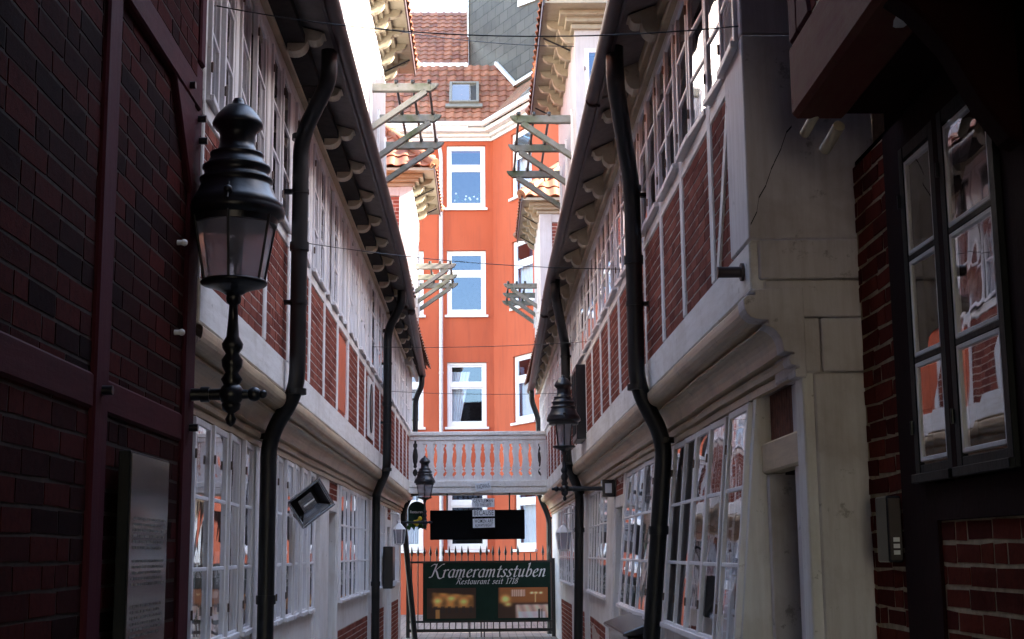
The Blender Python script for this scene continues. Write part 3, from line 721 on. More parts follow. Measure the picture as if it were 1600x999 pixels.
for (y, z) in ((6.33, 3.80), (6.60, 3.72), (6.64, 3.62), (6.60, 2.2), (5.07, 2.2)):
    b = MB(); b.tube([WN.P(y, z, .02), WN.P(y, z, .06)], .018, 8); b.build('timber_peg', M['iron'], NL)
for (y, z) in ((6.30, 3.03), (6.30, 2.61)):
    b = MB(); b.tube([WN.P(y, z, -.01), WN.P(y, z, .035)], .012, 10); b.ball(WN.P(y, z, .035), .016); b.build('wall_insulator', M['lettering'], NL)

# ------------------------------------------------------------------ red house on the near right
NR = thing('red_house', 'dark red brick and timber house with jettied upper floor at the right edge', 'house', (3, 3, 0))
WR = Wall(1, lambda y, z: 1.65)
b = MB()
bricks(b, WR.P, 1.2, 5.03, 0, 1.70, bl=.24, bh=.078, j=.015, rough=.0035, n0=-.03)
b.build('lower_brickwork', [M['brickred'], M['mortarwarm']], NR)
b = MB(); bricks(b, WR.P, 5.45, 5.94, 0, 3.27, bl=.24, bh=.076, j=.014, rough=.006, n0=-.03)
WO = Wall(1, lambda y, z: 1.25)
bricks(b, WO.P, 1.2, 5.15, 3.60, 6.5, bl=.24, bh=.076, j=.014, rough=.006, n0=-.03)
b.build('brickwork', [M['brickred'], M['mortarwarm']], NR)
b = MB(); WR.box(b, 5.03, 5.45, 0, 3.27, -.05, .012); WR.box(b, 1.2, 5.03, 1.70, 1.835, -.05, .016); WR.box(b, 1.2, 5.03, 3.14, 3.27, -.05, .012)
WR.box(b, 3.95, 4.215, 1.835, 3.14, -.05, .012); WR.box(b, 1.2, 3.95, 1.835, 3.14, -.05, .004); WR.box(b, 4.735, 4.785, 1.835, 3.14, -.05, .030)
WR.box(b, 5.19, 5.235, 1.835, 3.14, -.08, .004); WR.box(b, 5.235, 5.24, 1.835, 3.14, -.08, .003)
b.build('wall_timbers', M['darkred'], NR, bevel=.008)
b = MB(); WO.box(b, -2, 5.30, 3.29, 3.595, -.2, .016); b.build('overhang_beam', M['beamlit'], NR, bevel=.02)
b = MB(); WO.box(b, 4.2, 4.34, 3.60, 6.5, -.03, .012); b.build('timber_post', M['red'], NR, bevel=.012)
b = MB(); WO.box(b, 5.16, 5.30, 3.60, 6.5, -.2, .012)
b.prism([WO.P(5.155, 3.60, .014), WO.P(4.95, 3.60, .014), WO.P(5.155, 4.3, .014)], (.05, 0, 0)); b.build('timber_post', M['red'], NR, bevel=.012)
b = MB(); b.box((1.27, 1.2, 3.31), (1.72, 5.28, 3.36)); b.build('overhang_boards', M['darkred'], NR)
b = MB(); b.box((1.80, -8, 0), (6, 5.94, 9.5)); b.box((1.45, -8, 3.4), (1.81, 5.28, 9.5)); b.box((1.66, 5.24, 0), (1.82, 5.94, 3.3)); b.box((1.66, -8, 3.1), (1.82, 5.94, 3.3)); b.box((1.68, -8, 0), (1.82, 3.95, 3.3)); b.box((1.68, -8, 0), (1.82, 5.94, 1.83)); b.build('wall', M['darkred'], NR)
for yy_ in (4.02, 2.9):
    b = MB(); prb = [(1.66, 2.80), (1.60, 2.83), (1.53, 2.93), (1.43, 3.12), (1.33, 3.24), (1.26, 3.29), (1.66, 3.29)]
    b.prism([(x, yy_, z) for x, z in prb], (0, .12, 0)); b.build('knee_bracket', M['darkred'], NR, bevel=.01)
for (x, y, z, r_) in ((1.31, 5.40, 3.265, .020), (1.40, 5.44, 3.21, .024)):
    b = MB(); b.tube([(x, y, z), (x+.02, y-.16, z+.05)], r_, 12); b.build('joist_end', M['creamz'], NR)
b = MB(); b.tube([(1.37, 4.3, 3.34), (1.37, 4.02, 3.31)], .055, 14); b.build('joist_end', M['white'], NR)
SM = [M['blackframe'], M['iron'], M['sash']]
casement(WR, NR, 4.79, 5.19, 1.845, 3.13, 3, n=.0, swing=R(.7), glass='glassnear', mats=SM, inner=True, fw=.05)
casement(WR, NR, 4.22, 4.73, 1.845, 3.13, 3, n=.0, swing=R(.2), glass='glassnear', mats=SM, inner=True, fw=.05)
b = MB(); vs = []
for q in range(40):
    t = 4.25+.45*q/39; vs.append((t, .03*math.sin(q*1.3)+.02*math.sin(q*.47)))
b.add([(1.775+n_*.4, t, 1.85) for t, n_ in vs]+[(1.775+n_*.4, t, 3.12) for t, n_ in vs], [(q, q+1, q+41, q+40) for q in range(16)], 0, True); b.build('curtain', M['curtain'], NR)
b = MB(); b.box((1.695, 4.86, 2.27), (1.700, 5.10, 2.72)); p_ = b.build('poster', M['slot'], NR)
b = MB()
for r_ in range(3):
    for c_ in range(2):
        for k in range(2): b.box((1.692, 4.93+c_*.045+k*.016, 2.60-r_*.05), (1.6945, 4.938+c_*.045+k*.016, 2.635-r_*.05))
        b.box((1.692, 4.93+c_*.045, 2.614-r_*.05), (1.6945, 4.954+c_*.045, 2.620-r_*.05))
b.box((1.692, 4.90, 2.42), (1.6945, 5.03, 2.424)); b.box((1.692, 4.955, 2.34), (1.6945, 4.975, 2.365)); b.build('poster_print', M['lettering'], p_)

b = MB(); b.box((-1.45, -8, 5.25), (-1.02, 6.66, 9.5)); b.build('shade_storey', M['darkred'], NL)  # unseen block added above the view to shade the near walls
b = MB(); b.box((.55, 1.0, 6.3), (1.46, 5.28, 9.5)); b.build('shade_storey', M['darkred'], NR)  # unseen overhang, added to cut off sky light on this side
# unseen house over the passage, added and stretched forward to darken the near walls
b = MB(); b.box((-1.43, -8, 3.42), (1.255, 4.0, 9.4)); o = b.build('passage_shade_house', M['darkred']); tag(o, 'unseen upper floors added over the entrance passage to shade the near walls', 'house')

# ------------------------------------------------------------------ orange corner building
OB = thing('orange_building', 'tall orange rendered corner building closing the end of the alley', 'building', (0, 39, 0))
C0 = Vector((.31, 38, 0)); DW = Vector((.459, -.888, 0)).normalized(); NW = Vector((-.888, -.459, 0)).normalized()   # right wing: direction and outward normal
WINX = [(-.985, .105, 'a'), (-2.72, -1.63, 'b'), (-4.6, -3.5, 'c')]
WINZ = [(11.18, 13.0), (8.13, 9.96), (5.02, 6.81), (1.70, 3.62)]
def cut_wall(name, P, u0, u1, z0, z1, holes, mat, parent, th=.3, rev=.14):
    """wall sheet with window openings and their reveals"""
    mb = MB(); us = sorted({u0, u1, *[h[0] for h in holes], *[h[1] for h in holes]}); zs_ = sorted({z0, z1, *[h[2] for h in holes], *[h[3] for h in holes]})
    for a, b_ in zip(us[:-1], us[1:]):
        for c_, d_ in zip(zs_[:-1], zs_[1:]):
            if any(h[0] <= a and b_ <= h[1] and h[2] <= c_ and d_ <= h[3] for h in holes): continue
            mb.add([P(a, c_, 0), P(b_, c_, 0), P(b_, d_, 0), P(a, d_, 0)], [(0, 1, 2, 3)])
    for a, b_, c_, d_ in holes:
        for (p, q) in (((a, c_), (a, d_)), ((b_, d_), (b_, c_)), ((a, d_), (b_, d_)), ((b_, c_), (a, c_))):
            mb.add([P(p[0], p[1], 0), P(q[0], q[1], 0), P(q[0], q[1], -rev), P(p[0], p[1], -rev)], [(0, 1, 2, 3)])
    return mb.build(name, mat, parent)
def modern_window(P, parent, u0, u1, z0, z1, kind=0, flowers=False, rev=.13):
    mb = MB()
    def bx(m, a, b_, c_, d_, n0, n1, mi=0):
        p = [P(a, c_, n0), P(b_, c_, n0), P(b_, c_, n1), P(a, c_, n1), P(a, d_, n0), P(b_, d_, n0), P(b_, d_, n1), P(a, d_, n1)]; m.hexa(p, mi)
    f = .09; zt = z0+(z1-z0)*.64
    n0, n1 = -rev+.002, -rev+.07
    bx(mb, u0+.002, u0+f, z0+.002, z1-.002, n0, n1); bx(mb, u1-f, u1-.002, z0+.002, z1-.002, n0, n1)
    bx(mb, u0+f, u1-f, z0+.002, z0+f+.03, n0, n1-.003); bx(mb, u0+f, u1-f, z1-f, z1-.002, n0, n1-.003); bx(mb, u0+f, u1-f, zt-.05, zt+.07, n0, n1-.003)
    g = .045
    for a, b_, c_, d_ in ((u0+f, u1-f, z0+f+.03, zt-.05), (u0+f, u1-f, zt+.07, z1-f)):
        bx(mb, a, a+g, c_, d_, n0, n1-.02); bx(mb, b_-g, b_, c_, d_, n0, n1-.02); bx(mb, a+g, b_-g, c_, c_+g, n0, n1-.022); bx(mb, a+g, b_-g, d_-g, d_, n0, n1-.022)
    W_ = mb.build('window', M['pvc'], parent, bevel=.006)
    m2 = MB(); bx(m2, u0-.06, u1+.06, z0-.07, z0-.003, -rev+.01, .07); m2.build('sill', M['pvc'], W_, bevel=.008)
    m3 = MB()
    for c_, d_ in ((z0+f+.03, zt-.05), (zt+.07, z1-f)): m3.add([P(u0+f, c_, -rev+.03), P(u1-f, c_, -rev+.03), P(u1-f, d_, -rev+.03), P(u0+f, d_, -rev+.03)], [(0, 1, 2, 3)])
    m3.build('pane', M['glassnew'], W_, fix=False)
    m4 = MB(); bx(m4, u0-.1, u1+.1, z0-.1, z1+.1, -rev-1.0, -rev-.98); m4.build('dark_room_backing', M['room'], W_)
    if kind:
        m5 = MB(); n_ = 26; a, b_ = {1: (u0+f+.02, u0+f+.55), 2: (u0+f, u1-f), 3: (u1-f-.35, u1-f)}[kind]
        vs = []
        for q in range(n_):
            t = a+(b_-a)*q/(n_-1); vs.append((t, -rev-.10+.025*math.sin(q*1.4)))
        fl = (u0+f+.02)
        lo = [P(fl+(t-fl)*(.45 if kind == 1 else 1), z0+.1, v) for t, v in vs]; hi = [P(t, zt+.4 if kind != 2 else zt, v) for t, v in vs]
        m5.add(lo+hi, [(q, q+1, q+1+n_, q+n_) for q in range(n_-1)], 0, True); m5.build('curtain', M['curtain'], W_)
    if flowers:
        m6 = MB()
        for q in range(16):
            t = u0+.18+(u1-u0-.36)*rnd.random(); zz = z0+.2+.28*rnd.random(); p = Vector(P(t, zz, -rev-.08)); m6.ball(p, .03, 1 if q % 2 else 0)
            m6.tube([P(t, z0+.1, -rev-.08), p], .008, 6, 0)
        m6.build('flowers', [M['leaf'], M['curtain']], W_)
PF = lambda u, z, n: (u, 38-n, z)
PW = lambda u, z, n: tuple(C0+DW*u+NW*n+Vector((0, 0, z)))
holes = [(a, b_, c_, d_) for a, b_, _ in WINX for c_, d_ in WINZ]
cut_wall('facade_wall', PF, -9, .31, 0, 13.3, holes, M['orange'], OB)
wh = [(a, b_, c_, d_) for a, b_ in ((1.10, 2.25), (4.2, 5.35)) for c_, d_ in WINZ]
cut_wall('wing_wall', PW, 0, 10.4, 0, 13.3, wh, M['orange'], OB)
for i, (a, b_, t) in enumerate(WINX):
    for j, (c_, d_) in enumerate(WINZ): modern_window(PF, OB, a, b_, c_, d_, {(0, 2): 1, (0, 3): 0}.get((i, j), 0 if i == 0 else 3), flowers=(i == 0 and j == 0))
for i, h in enumerate(wh): modern_window(PW, OB, *h, kind=2 if i < 4 else 0)
# body behind the walls, and eaves
b = MB(); e = C0+DW*10.4
b.prism([(-9, 39.3, 0), (-9, 46, 0), (8, 46, 0), (8, e.y, 0), (e.x+1.2, e.y, 0), (C0.x+1.3, 39.3, 0)][::-1], (0, 0, 13.3)); b.build('back_wall', M['orange'], OB)
def strip(mb, P, u0, u1, z0, z1, n0, n1, m0=0, m1=0):
    p = [P(u0+m0*n0, z0, n0), P(u1, z0, n0), P(u1, z0, n1), P(u0+m0*n1, z0, n1), P(u0+m0*n0, z1, n0), P(u1, z1, n0), P(u1, z1, n1), P(u0+m0*n1, z1, n1)]; mb.hexa(p)
b = MB()
PFr = lambda u, z, n: (C0.x-u, 38-n, z)
k = math.tan((math.pi-math.acos(-DW.x))/2) if False else .55
for (z0_, z1_, n1_) in ((13.12, 13.22, .06), (13.222, 13.32, .16), (13.322, 13.44, .34)):
    for P_, L_ in ((PFr, 9.3), (PW, 10.4)):
        p = [P_(k*-.2*0-.0+n1_*k, z0_, n1_), P_(L_, z0_, n1_), P_(L_, z0_, -.1), P_(0, z0_, -.1)]; q = [(x, y, z1_) for x, y, _ in p]; b.hexa(p+q)
b.build('cornice', M['pvc'], OB, bevel=.01)
b = MB()
b.tube([PFr(.44*k, 13.50, .44), PFr(9.3, 13.50, .44)], .075, 12); b.tube([PW(.44*k, 13.50, .44), PW(10.4, 13.50, .44)], .075, 12); b.build('gutter', M['pvc'], OB)
b = MB(); b.tube(curve([(-1.32, 37.56, 13.5), (-1.32, 37.6, 13.25), (-1.14, 37.88, 12.8), (-1.14, 37.88, 0)], 6), .055, 12)
for z in (11.5, 9, 6.5, 4, 1.5): b.tube([(-1.14, 37.88, z-.03), (-1.14, 37.88, z+.03)], .064, 12)
b.build('downpipe', M['lead'], OB)
# roofs
rf = MB(); s2 = math.sqrt(.5)
pantiles(rf, Vector((-9, 37.58, 13.50)), Vector((1, 0, 0)), Vector((0, s2, s2)), 11.5, 3.75, .25, .33, lambda p: (p-PWv(p)).x if False else True)
rf.build('roof', M['tile'], OB)
b = MB(); b.box((-9, 40.2, 16.12), (-.40, 40.34, 16.26)); b.build('roof_flashing', M['lead'], OB)
rf = MB(); pantiles(rf, Vector((-9, 40.36, 16.28)), Vector((1, 0, 0)), Vector((0, .74, .672)).normalized(), 8.62, 4.35, .25, .33); rf.build('upper_roof', M['tile'], OB)
rf = MB(); o_ = C0+DW*10.4+NW*.42; pantiles(rf, Vector((o_.x, o_.y, 13.50)), -DW, Vector((-NW.x*s2, -NW.y*s2, s2)), 11.3, 2.75, .16, .2, amp=.018); rf.build('wing_roof', M['tile2'], OB)
# skylights
def skylight(O, U, V, w_, h_):
    Nn = U.cross(V).normalized(); mb = MB()
    def bx(a, b_, c_, d_, n0, n1): mb.hexa([O+U*a+V*c_+Nn*n0, O+U*b_+V*c_+Nn*n0, O+U*b_+V*d_+Nn*n0, O+U*a+V*d_+Nn*n0, O+U*a+V*c_+Nn*n1, O+U*b_+V*c_+Nn*n1, O+U*b_+V*d_+Nn*n1, O+U*a+V*d_+Nn*n1])
    bx(0, .08, 0, h_, 0, .14); bx(w_-.08, w_, 0, h_, 0, .14); bx(.08, w_-.08, 0, .08, 0, .137); bx(.08, w_-.08, h_-.08, h_, 0, .137); bx(-.1, w_+.1, -.18, -.004, .02, .07)
    s_ = mb.build('skylight', M['skyframe'], OB, bevel=.006)
    g_ = MB(); g_.add([O+U*.08+V*.08+Nn*.10, O+U*(w_-.08)+V*.08+Nn*.10, O+U*(w_-.08)+V*(h_-.08)+Nn*.10, O+U*.08+V*(h_-.08)+Nn*.10], [(0, 1, 2, 3)]); g_.build('pane', M['glassnear'], s_, fix=False)
    g_ = MB(); g_.add([O+U*.08+V*.08+Nn*.02, O+U*(w_-.08)+V*.08+Nn*.02, O+U*(w_-.08)+V*(h_-.08)+Nn*.02, O+U*.08+V*(h_-.08)+Nn*.02], [(0, 1, 2, 3)]); g_.build('dark_skylight_backing', M['room'], s_)  # dark sheet under the pane, with the unlit room painted in
skylight(Vector((-.92, 38.30, 14.28)), Vector((1, 0, 0)), Vector((0, s2, s2)), .86, 1.30)
q_ = C0+DW*2.15+NW*.42; skylight(Vector((q_.x, q_.y, 13.5))+Vector((-NW.x*s2, -NW.y*s2, s2))*.70+Vector((0, 0, .02)), -DW, Vector((-NW.x*s2, -NW.y*s2, s2)), .62, .85)
# slate tower
T = thing('slate_clad_tower', 'dark grey slate-clad gable wall rising behind the orange building', 'tower', (2, 41, 12))
A = Vector((-.38, 41.95, 13)); Hh = 13; Lw = 8.0
me = bpy.data.meshes.new('cladding'); Bk = -NW*5
pts = [A, A+DW*Lw, A+DW*Lw+Bk, A+Bk]; vs = pts+[p+Vector((0, 0, Hh)) for p in pts]
me.from_pydata([tuple(v) for v in vs], [], [(0, 1, 5, 4), (1, 2, 6, 5), (2, 3, 7, 6), (3, 0, 4, 7), (4, 5, 6, 7)])
uv = me.uv_layers.new(name='UVMap'); dims = [Lw, 5, Lw, 5, 5]
for pl in me.polygons:
    for kx, li in enumerate(pl.loop_indices): uv.data[li].uv = ((0, 0), (dims[pl.index], 0), (dims[pl.index], Hh), (0, Hh))[kx]
me.materials.append(M['slate']); me.update(); put('cladding', me, T)
b = MB()
b.bar(A+NW*.03+Vector((0, 0, 0)), A+NW*.03+Vector((0, 0, Hh)), .05, .05, (0, 1, 0)); b.build('corner_trim', M['lead'], T)
b = MB(); P1 = A+DW*.02+NW*.06
for (u0, z0_, u1, z1_) in ((3.07, 15.20, 8.0, 15.20), (1.92, 16.24, 3.10, 15.22)):
    b.bar(Vector((P1.x, P1.y, 0))+DW*u0+Vector((0, 0, z0_)), Vector((P1.x, P1.y, 0))+DW*u1+Vector((0, 0, z1_)), .10, .10)
b.build('flashing', M['lead'], T)
b = MB(); b.bar(A+DW*3.35+NW*.03+Vector((0, 0, 4.75)), A+DW*4.5+NW*.03+Vector((0, 0, 4.55)), .06, .42); b.build('vent_panel', M['pvc'], T)

# ------------------------------------------------------------------ footbridge
BR = thing('footbridge', 'white timber footbridge with fretted balusters spanning the alley', 'footbridge', (-.1, 26.4, 2.7))
x0, x1 = -1.378, 1.178
for yb in (26.0, 26.95):
    b = MB(); b.box((x0, yb-.05, 2.705), (x1, yb+.05, 2.815)); b.box((x0, yb-.065, 2.82), (x1, yb+.05, 2.935)); b.build('beam', M['white_y'], BR, bevel=.008)
    b = MB(); b.box((x0, yb-.06, 3.775), (x1, yb+.06, 3.85)); b.box((x0, yb-.035, 3.69), (x1, yb+.035, 3.772)); b.build('handrail', M['white_y'], BR, bevel=.01)
    prof = [(2.938, .085), (3.02, .085), (3.05, .055), (3.09, .04), (3.13, .05), (3.17, .085), (3.20, .055), (3.24, .062), (3.30, .045), (3.40, .038), (3.50, .05), (3.55, .065), (3.58, .05), (3.62, .05), (3.645, .07), (3.69, .07)]
    fine = []
    for (za, wa), (zb, wb) in zip(prof[:-1], prof[1:]):
        for q in range(3):
            t = q/3; t2 = t*t*(3-2*t); fine.append((za+(zb-za)*t, wa+(wb-wa)*t2))
    fine.append(prof[-1])
    n_ = 14; pit = (x1-x0)/n_
    for i in range(n_+1):
        xc = x0+.02+(x1-x0-.04)*i/n_; m_ = MB(); P_ = [(max(x0, xc-w_), yb-.014, z) for z, w_ in fine]+[(min(x1, xc+w_), yb-.014, z) for z, w_ in reversed(fine)]
        Lr = len(fine); vs = [(xc-w_, yb-.014, z) for z, w_ in fine]+[(xc+w_, yb-.014, z) for z, w_ in fine]; vs += [(x, y+.028, z) for x, y, z in vs]
        fs = [(q, q+Lr, q+Lr+1, q+1) for q in range(Lr-1)]+[(q+2*Lr, q+1+2*Lr, q+Lr+1+2*Lr, q+Lr+2*Lr) for q in range(Lr-1)]
        fs += [(q, q+1, q+1+2*Lr, q+2*Lr) for q in range(Lr-1)]+[(q+Lr, q+3*Lr, q+1+3*Lr, q+Lr+1) for q in range(Lr-1)]
        m_.add(vs, fs); m_.build('baluster', M['white'], BR)
b = MB()
for q in range(7): b.box((x0, 26.055+q*.122, 2.83), (x1, 26.165+q*.122, 2.865))
b.build('deck', M['weather'], BR)

def sign(name, label, cat, x0, x1, z0, z1, y, lines, mat='plate', ink='ink', tilt=0, th=.012):
    cx, cz = (x0+x1)/2, (z0+z1)/2
    S = thing(name, label, cat, (cx, y, cz), 'signs hanging under the footbridge' if name == 'hanging_sign' else None, (0, tilt, 0))
    w_, h_ = x1-x0, z1-z0
    b = MB(); b.box((-w_/2, -th/2, -h_/2), (w_/2, th/2, h_/2)); o = put('panel', b.build('panel', M[mat], mesh_only=True), S, world=False)
    for (txt, frac, zz, wf) in lines:
        me = text_mesh(txt, h_*frac*1.5, M[ink], .0015, bold=.0003, space=1.12)
        xs = [v.co.x for v in me.vertices]; cur = max(xs)-min(xs); f_ = w_*wf/cur
        for v in me.vertices: v.co.x *= f_
        put('lettering', me, S, (0, -th/2-.002, zz*h_), (R(90), 0, 0), world=False)
    return S
s1 = sign('hanging_sign', 'upper pale sign reading GENTLEMEN TO THE LEFT, below the bridge', 'sign', -.215, .20, 2.445, 2.605, 25.93, [('GENTLEMEN', .40, .22, .86), ('TO THE LEFT', .30, -.26, .72)])
s2_ = sign('hanging_sign', 'middle pale sign reading BECAUSE, hanging below the bridge', 'sign', -.205, .205, 2.275, 2.395, 25.93, [('BECAUSE', .72, 0, .88)], tilt=R(-.5))
s3 = sign('hanging_sign', 'lowest pale sign reading WOMEN ARE ALWAYS RIGHT, hanging below the bridge', 'sign', -.20, .205, 2.07, 2.235, 25.93, [('WOMEN ARE', .40, .22, .84), ('ALWAYS RIGHT', .32, -.26, .80)], tilt=R(-1))
for s_, ztop_ in ((s1, 2.71), (s2_, 2.445), (s3, 2.275)):
    for dx in (-.17, .17):
        b = MB(); l = s_.location; hgt = {0: 0}; zz = {s1: .08, s2_: .06, s3: .0825}[s_]
        b.tube([(dx, 0, zz), (dx, .0, ztop_-l.z)], .004, 6); put('chain', b.build('chain', M['iron'], mesh_only=True), s_, world=False)
sign('name_plate', 'small tilted pale name plate on the middle of the bridge beam', 'sign', -.15, .135, 2.75, 2.90, 25.925, [('WACHHAUS', .5, 0, .85)], tilt=R(-9))
# black board under the bridge
BB = thing('black_board', 'long blank black board hanging under the footbridge', 'board', (-.12, 26.5, 1.86))
b = MB(); b.box((-1.01, 26.47, 1.86), (.775, 26.53, 2.41)); b.build('panel', M['blackboard'], BB, bevel=.01)
for x in (-.69, .49):
    b = MB(); b.tube([(x, 26.5, 2.40), (x, 26.5, 2.84)], .016, 8); b.build('hanger', M['iron'], BB)

# ------------------------------------------------------------------ iron gate and banner
GT = thing('iron_gate', 'black iron gate with spear-headed bars across the far end of the alley', 'gate', (0, 27.6, 0))
gy = 27.6; gx0, gx1 = -1.46, 1.33; n_ = 23
for z in (.30, 1.44):
    b = MB(); b.box((gx0, gy-.02, z-.02), (gx1, gy+.02, z+.02)); b.build('rail', M['iron'], GT, bevel=.003)
b = MB(); b.box((gx0, gy-.02, .10), (gx1, gy+.02, .16)); b.build('rail', M['iron'], GT)
for i in range(n_):
    x = gx0+.05+(gx1-gx0-.1)*i/(n_-1); full = i not in (10, 18, 19, 20)
    b = MB(); b.tube([(x, gy, .1), (x, gy, 1.60)], .011, 8)
    if full: b.lathe([(.010, 0), (.030, .02), (.024, .05), (.001, .17)], 8, 0, (x, gy, 1.585), False); b.lathe([(.022, -.02), (.022, 0)], 8, 0, (x, gy, 1.585), False)
    b.build('bar', M['iron'], GT)
for x in (gx0-.02, gx1+.02):
    b = MB(); b.box((x-.035, gy-.035, 0), (x+.035, gy+.035, 1.5)); b.build('post', M['iron'], GT)
for x in (-.28, -.06, .0, .30): 
    b = MB(); b.tube([(x, gy, 0), (x, gy, .30)], .012, 8); b.build('bolt', M['iron'], GT)
BN = thing('restaurant_banner', 'dark green restaurant banner with lettering and two interior photographs, fixed to the gate', 'banner', (.06, 27.56, .33))
bx0, bx1, bz0, bz1 = -1.19, 1.29, .32, 1.42
b = MB(); nx = 30
vs = [(bx0+(bx1-bx0)*i/nx, 27.55+.004*math.sin(i*.9)+.003*math.sin(i*2.1+j), bz0+(bz1-bz0)*j/6) for j in range(7) for i in range(nx+1)]
b.add(vs, [(j*(nx+1)+i, j*(nx+1)+i+1, (j+1)*(nx+1)+i+1, (j+1)*(nx+1)+i) for j in range(6) for i in range(nx)], 0, True); b.build('cloth', M['green'], BN)
def fit_text(body, width, x, y, z, mat, parent, size, shear=.35, bold=.0, hs=1):
    me = text_mesh(body, size, mat, .002, shear, bold); xs = [v.co.x for v in me.vertices]; f_ = width/(max(xs)-min(xs)); c_ = (max(xs)+min(xs))/2
    for v in me.vertices: v.co.x = (v.co.x-c_)*f_
    return put('lettering', me, parent, (x, y, z), (R(90), 0, 0))
# broad-nib italic letters, drawn as pen strokes (x right, y up, x-height 1)
def arc(cx, cy, rx, ry, a0, a1, n=9): return [(cx+rx*math.cos(R(a0+(a1-a0)*i/n)), cy+ry*math.sin(R(a0+(a1-a0)*i/n))) for i in range(n+1)]
GL = {
 'r': (.50, [[(-.02, .86), (.08, .98), (.10, .9), (.10, 0), (.17, .03)], [(.10, .70), (.24, .95), (.36, 1.0), (.46, .90)]]),
 'a': (.68, [arc(.30, .50, .27, .50, 60, 330, 14), [(.52, .96), (.50, .12), (.56, 0), (.68, .10)]]),
 'm': (1.08, [[(-.02, .86), (.08, .98), (.10, .9), (.10, 0)], [(.10, .68), (.24, .94), (.36, 1.0), (.46, .86), (.46, 0)], [(.46, .68), (.60, .94), (.72, 1.0), (.82, .86), (.82, .10), (.88, 0), (.98, .08)]]),
 'n': (.72, [[(-.02, .86), (.08, .98), (.10, .9), (.10, 0)], [(.10, .68), (.24, .94), (.38, 1.0), (.48, .86), (.48, .10), (.54, 0), (.66, .10)]]),
 'u': (.72, [[(-.02, .88), (.08, .98), (.10, .9), (.10, .16), (.20, 0), (.34, .06), (.48, .32)], [(.48, .98), (.48, .10), (.55, 0), (.66, .10)]]),
 'e': (.58, [[(.08, .50), (.30, .56), (.44, .74), (.38, .96), (.24, 1.0), (.08, .80), (.03, .45), (.10, .12), (.26, 0), (.42, .06), (.52, .20)]]),
 't': (.46, [[(.18, 1.38), (.16, .16), (.22, 0), (.34, .02), (.42, .12)], [(-.02, .96), (.38, .96)]]),
 's': (.50, [[(.40, .84), (.30, .99), (.12, .96), (.06, .76), (.16, .58), (.32, .44), (.38, .24), (.28, .03), (.10, 0), (-.02, .16)]]),
 'b': (.66, [[(-.02, 1.62), (.10, 1.74), (.12, 1.6), (.10, .10)], [(.10, .62), (.22, .94), (.38, .98), (.52, .76), (.52, .34), (.40, .06), (.22, 0), (.10, .14)]]),
 'i': (.32, [[(0, .86), (.09, .98), (.11, .9), (.11, .1), (.17, 0), (.28, .08)], [(.12, 1.30), (.15, 1.34)]]),
 'K': (1.12, [[(-.30, 1.45), (-.12, 1.68), (.22, 1.64)], [(.22, 1.70), (.16, .8), (.12, .10), (.0, 0), (-.16, .06)], [(1.00, 1.66), (.82, 1.70), (.50, 1.20), (.18, .86)], [(.30, .92), (.52, .62), (.74, .12), (.92, -.12), (1.16, -.14), (1.30, .05)]]),
 'R': (.98, [[(.22, 1.66), (.18, .8), (.12, .06), (.0, 0)], [(-.16, 1.45), (.0, 1.66), (.40, 1.72), (.72, 1.62), (.78, 1.28), (.56, .98), (.22, .88)], [(.42, .90), (.62, .50), (.78, .08), (.98, 0)]]),
 '1': (.46, [[(.04, 1.30), (.22, 1.62), (.22, 0)], [(.06, 0), (.38, 0)]]), '7': (.62, [[(.02, 1.45), (.04, 1.6), (.56, 1.6), (.30, .8), (.20, 0)]]),
 '8': (.66, [arc(.30, 1.24, .20, .38, 90, 450, 16), arc(.30, .43, .26, .43, 90, 450, 16)]), ' ': (.50, []),
}
def pen_text(txt, width, x, y, z, mat, parent, shear=.28, nib=.13, gap=.10, vsc=1):
    mb = MB(); cx = 0; nv = Vector((math.cos(R(38)), math.sin(R(38))))*nib/2; hv_ = Vector((-nv.y, nv.x)).normalized()*.022
    for ch in txt:
        adv, strokes = GL[ch]
        for st in strokes:
            P_ = [Vector((p[0]+cx, p[1])) for p in st]
            if len(P_) > 3:                       # smooth the stroke
                Q = [P_[0]]
                for a, b_, c_ in zip(P_[:-2], P_[1:-1], P_[2:]):
                    m0_ = (a+b_)/2; m1_ = (b_+c_)/2
                    for t in (0, .33, .66, 1): Q.append(m0_*(1-t)**2+b_*2*t*(1-t)+m1_*t*t)
                Q.append(P_[-1]); P_ = Q
            for a, b_ in zip(P_[:-1], P_[1:]):
                if (b_-a).length < 1e-4: continue
                pts = [a-nv-hv_, a+nv-hv_, a+nv+hv_, a-nv+hv_, b_-nv-hv_, b_+nv-hv_, b_+nv+hv_, b_-nv+hv_]
                pts.sort(key=lambda p: (p.x, p.y)); hull = []
                for seq in (pts, pts[::-1]):
                    h_ = []
                    for p in seq:
                        while len(h_) > 1 and (h_[-1]-h_[-2]).cross(p-h_[-2]) <= 1e-9: h_.pop()
                        h_.append(p)
                    hull += h_[:-1]
                k_ = len(mb.f); yy_ = -.00002*(k_ % 97)
                mb.add([(p.x+shear*p.y, yy_, p.y) for p in hull], [tuple(range(len(hull)))])
        cx += adv+gap
    xs = [v[0] for v in mb.v]; f_ = width/(max(xs)-min(xs)); x0_ = min(xs)
    mb.v = [((v[0]-x0_)*f_-width/2+x, y+v[1], z+v[2]*f_*vsc) for v in mb.v]
    return mb.build('lettering', mat, parent, fix=False)
pen_text('Krameramtsstuben', 2.28, .06, 27.537, 1.145, M['lettering'], BN, nib=.16, vsc=.84)
pen_text('Restaurant seit 1718', 1.22, .06, 27.537, 1.015, M['lettering'], BN, nib=.17, gap=.14, vsc=.80)
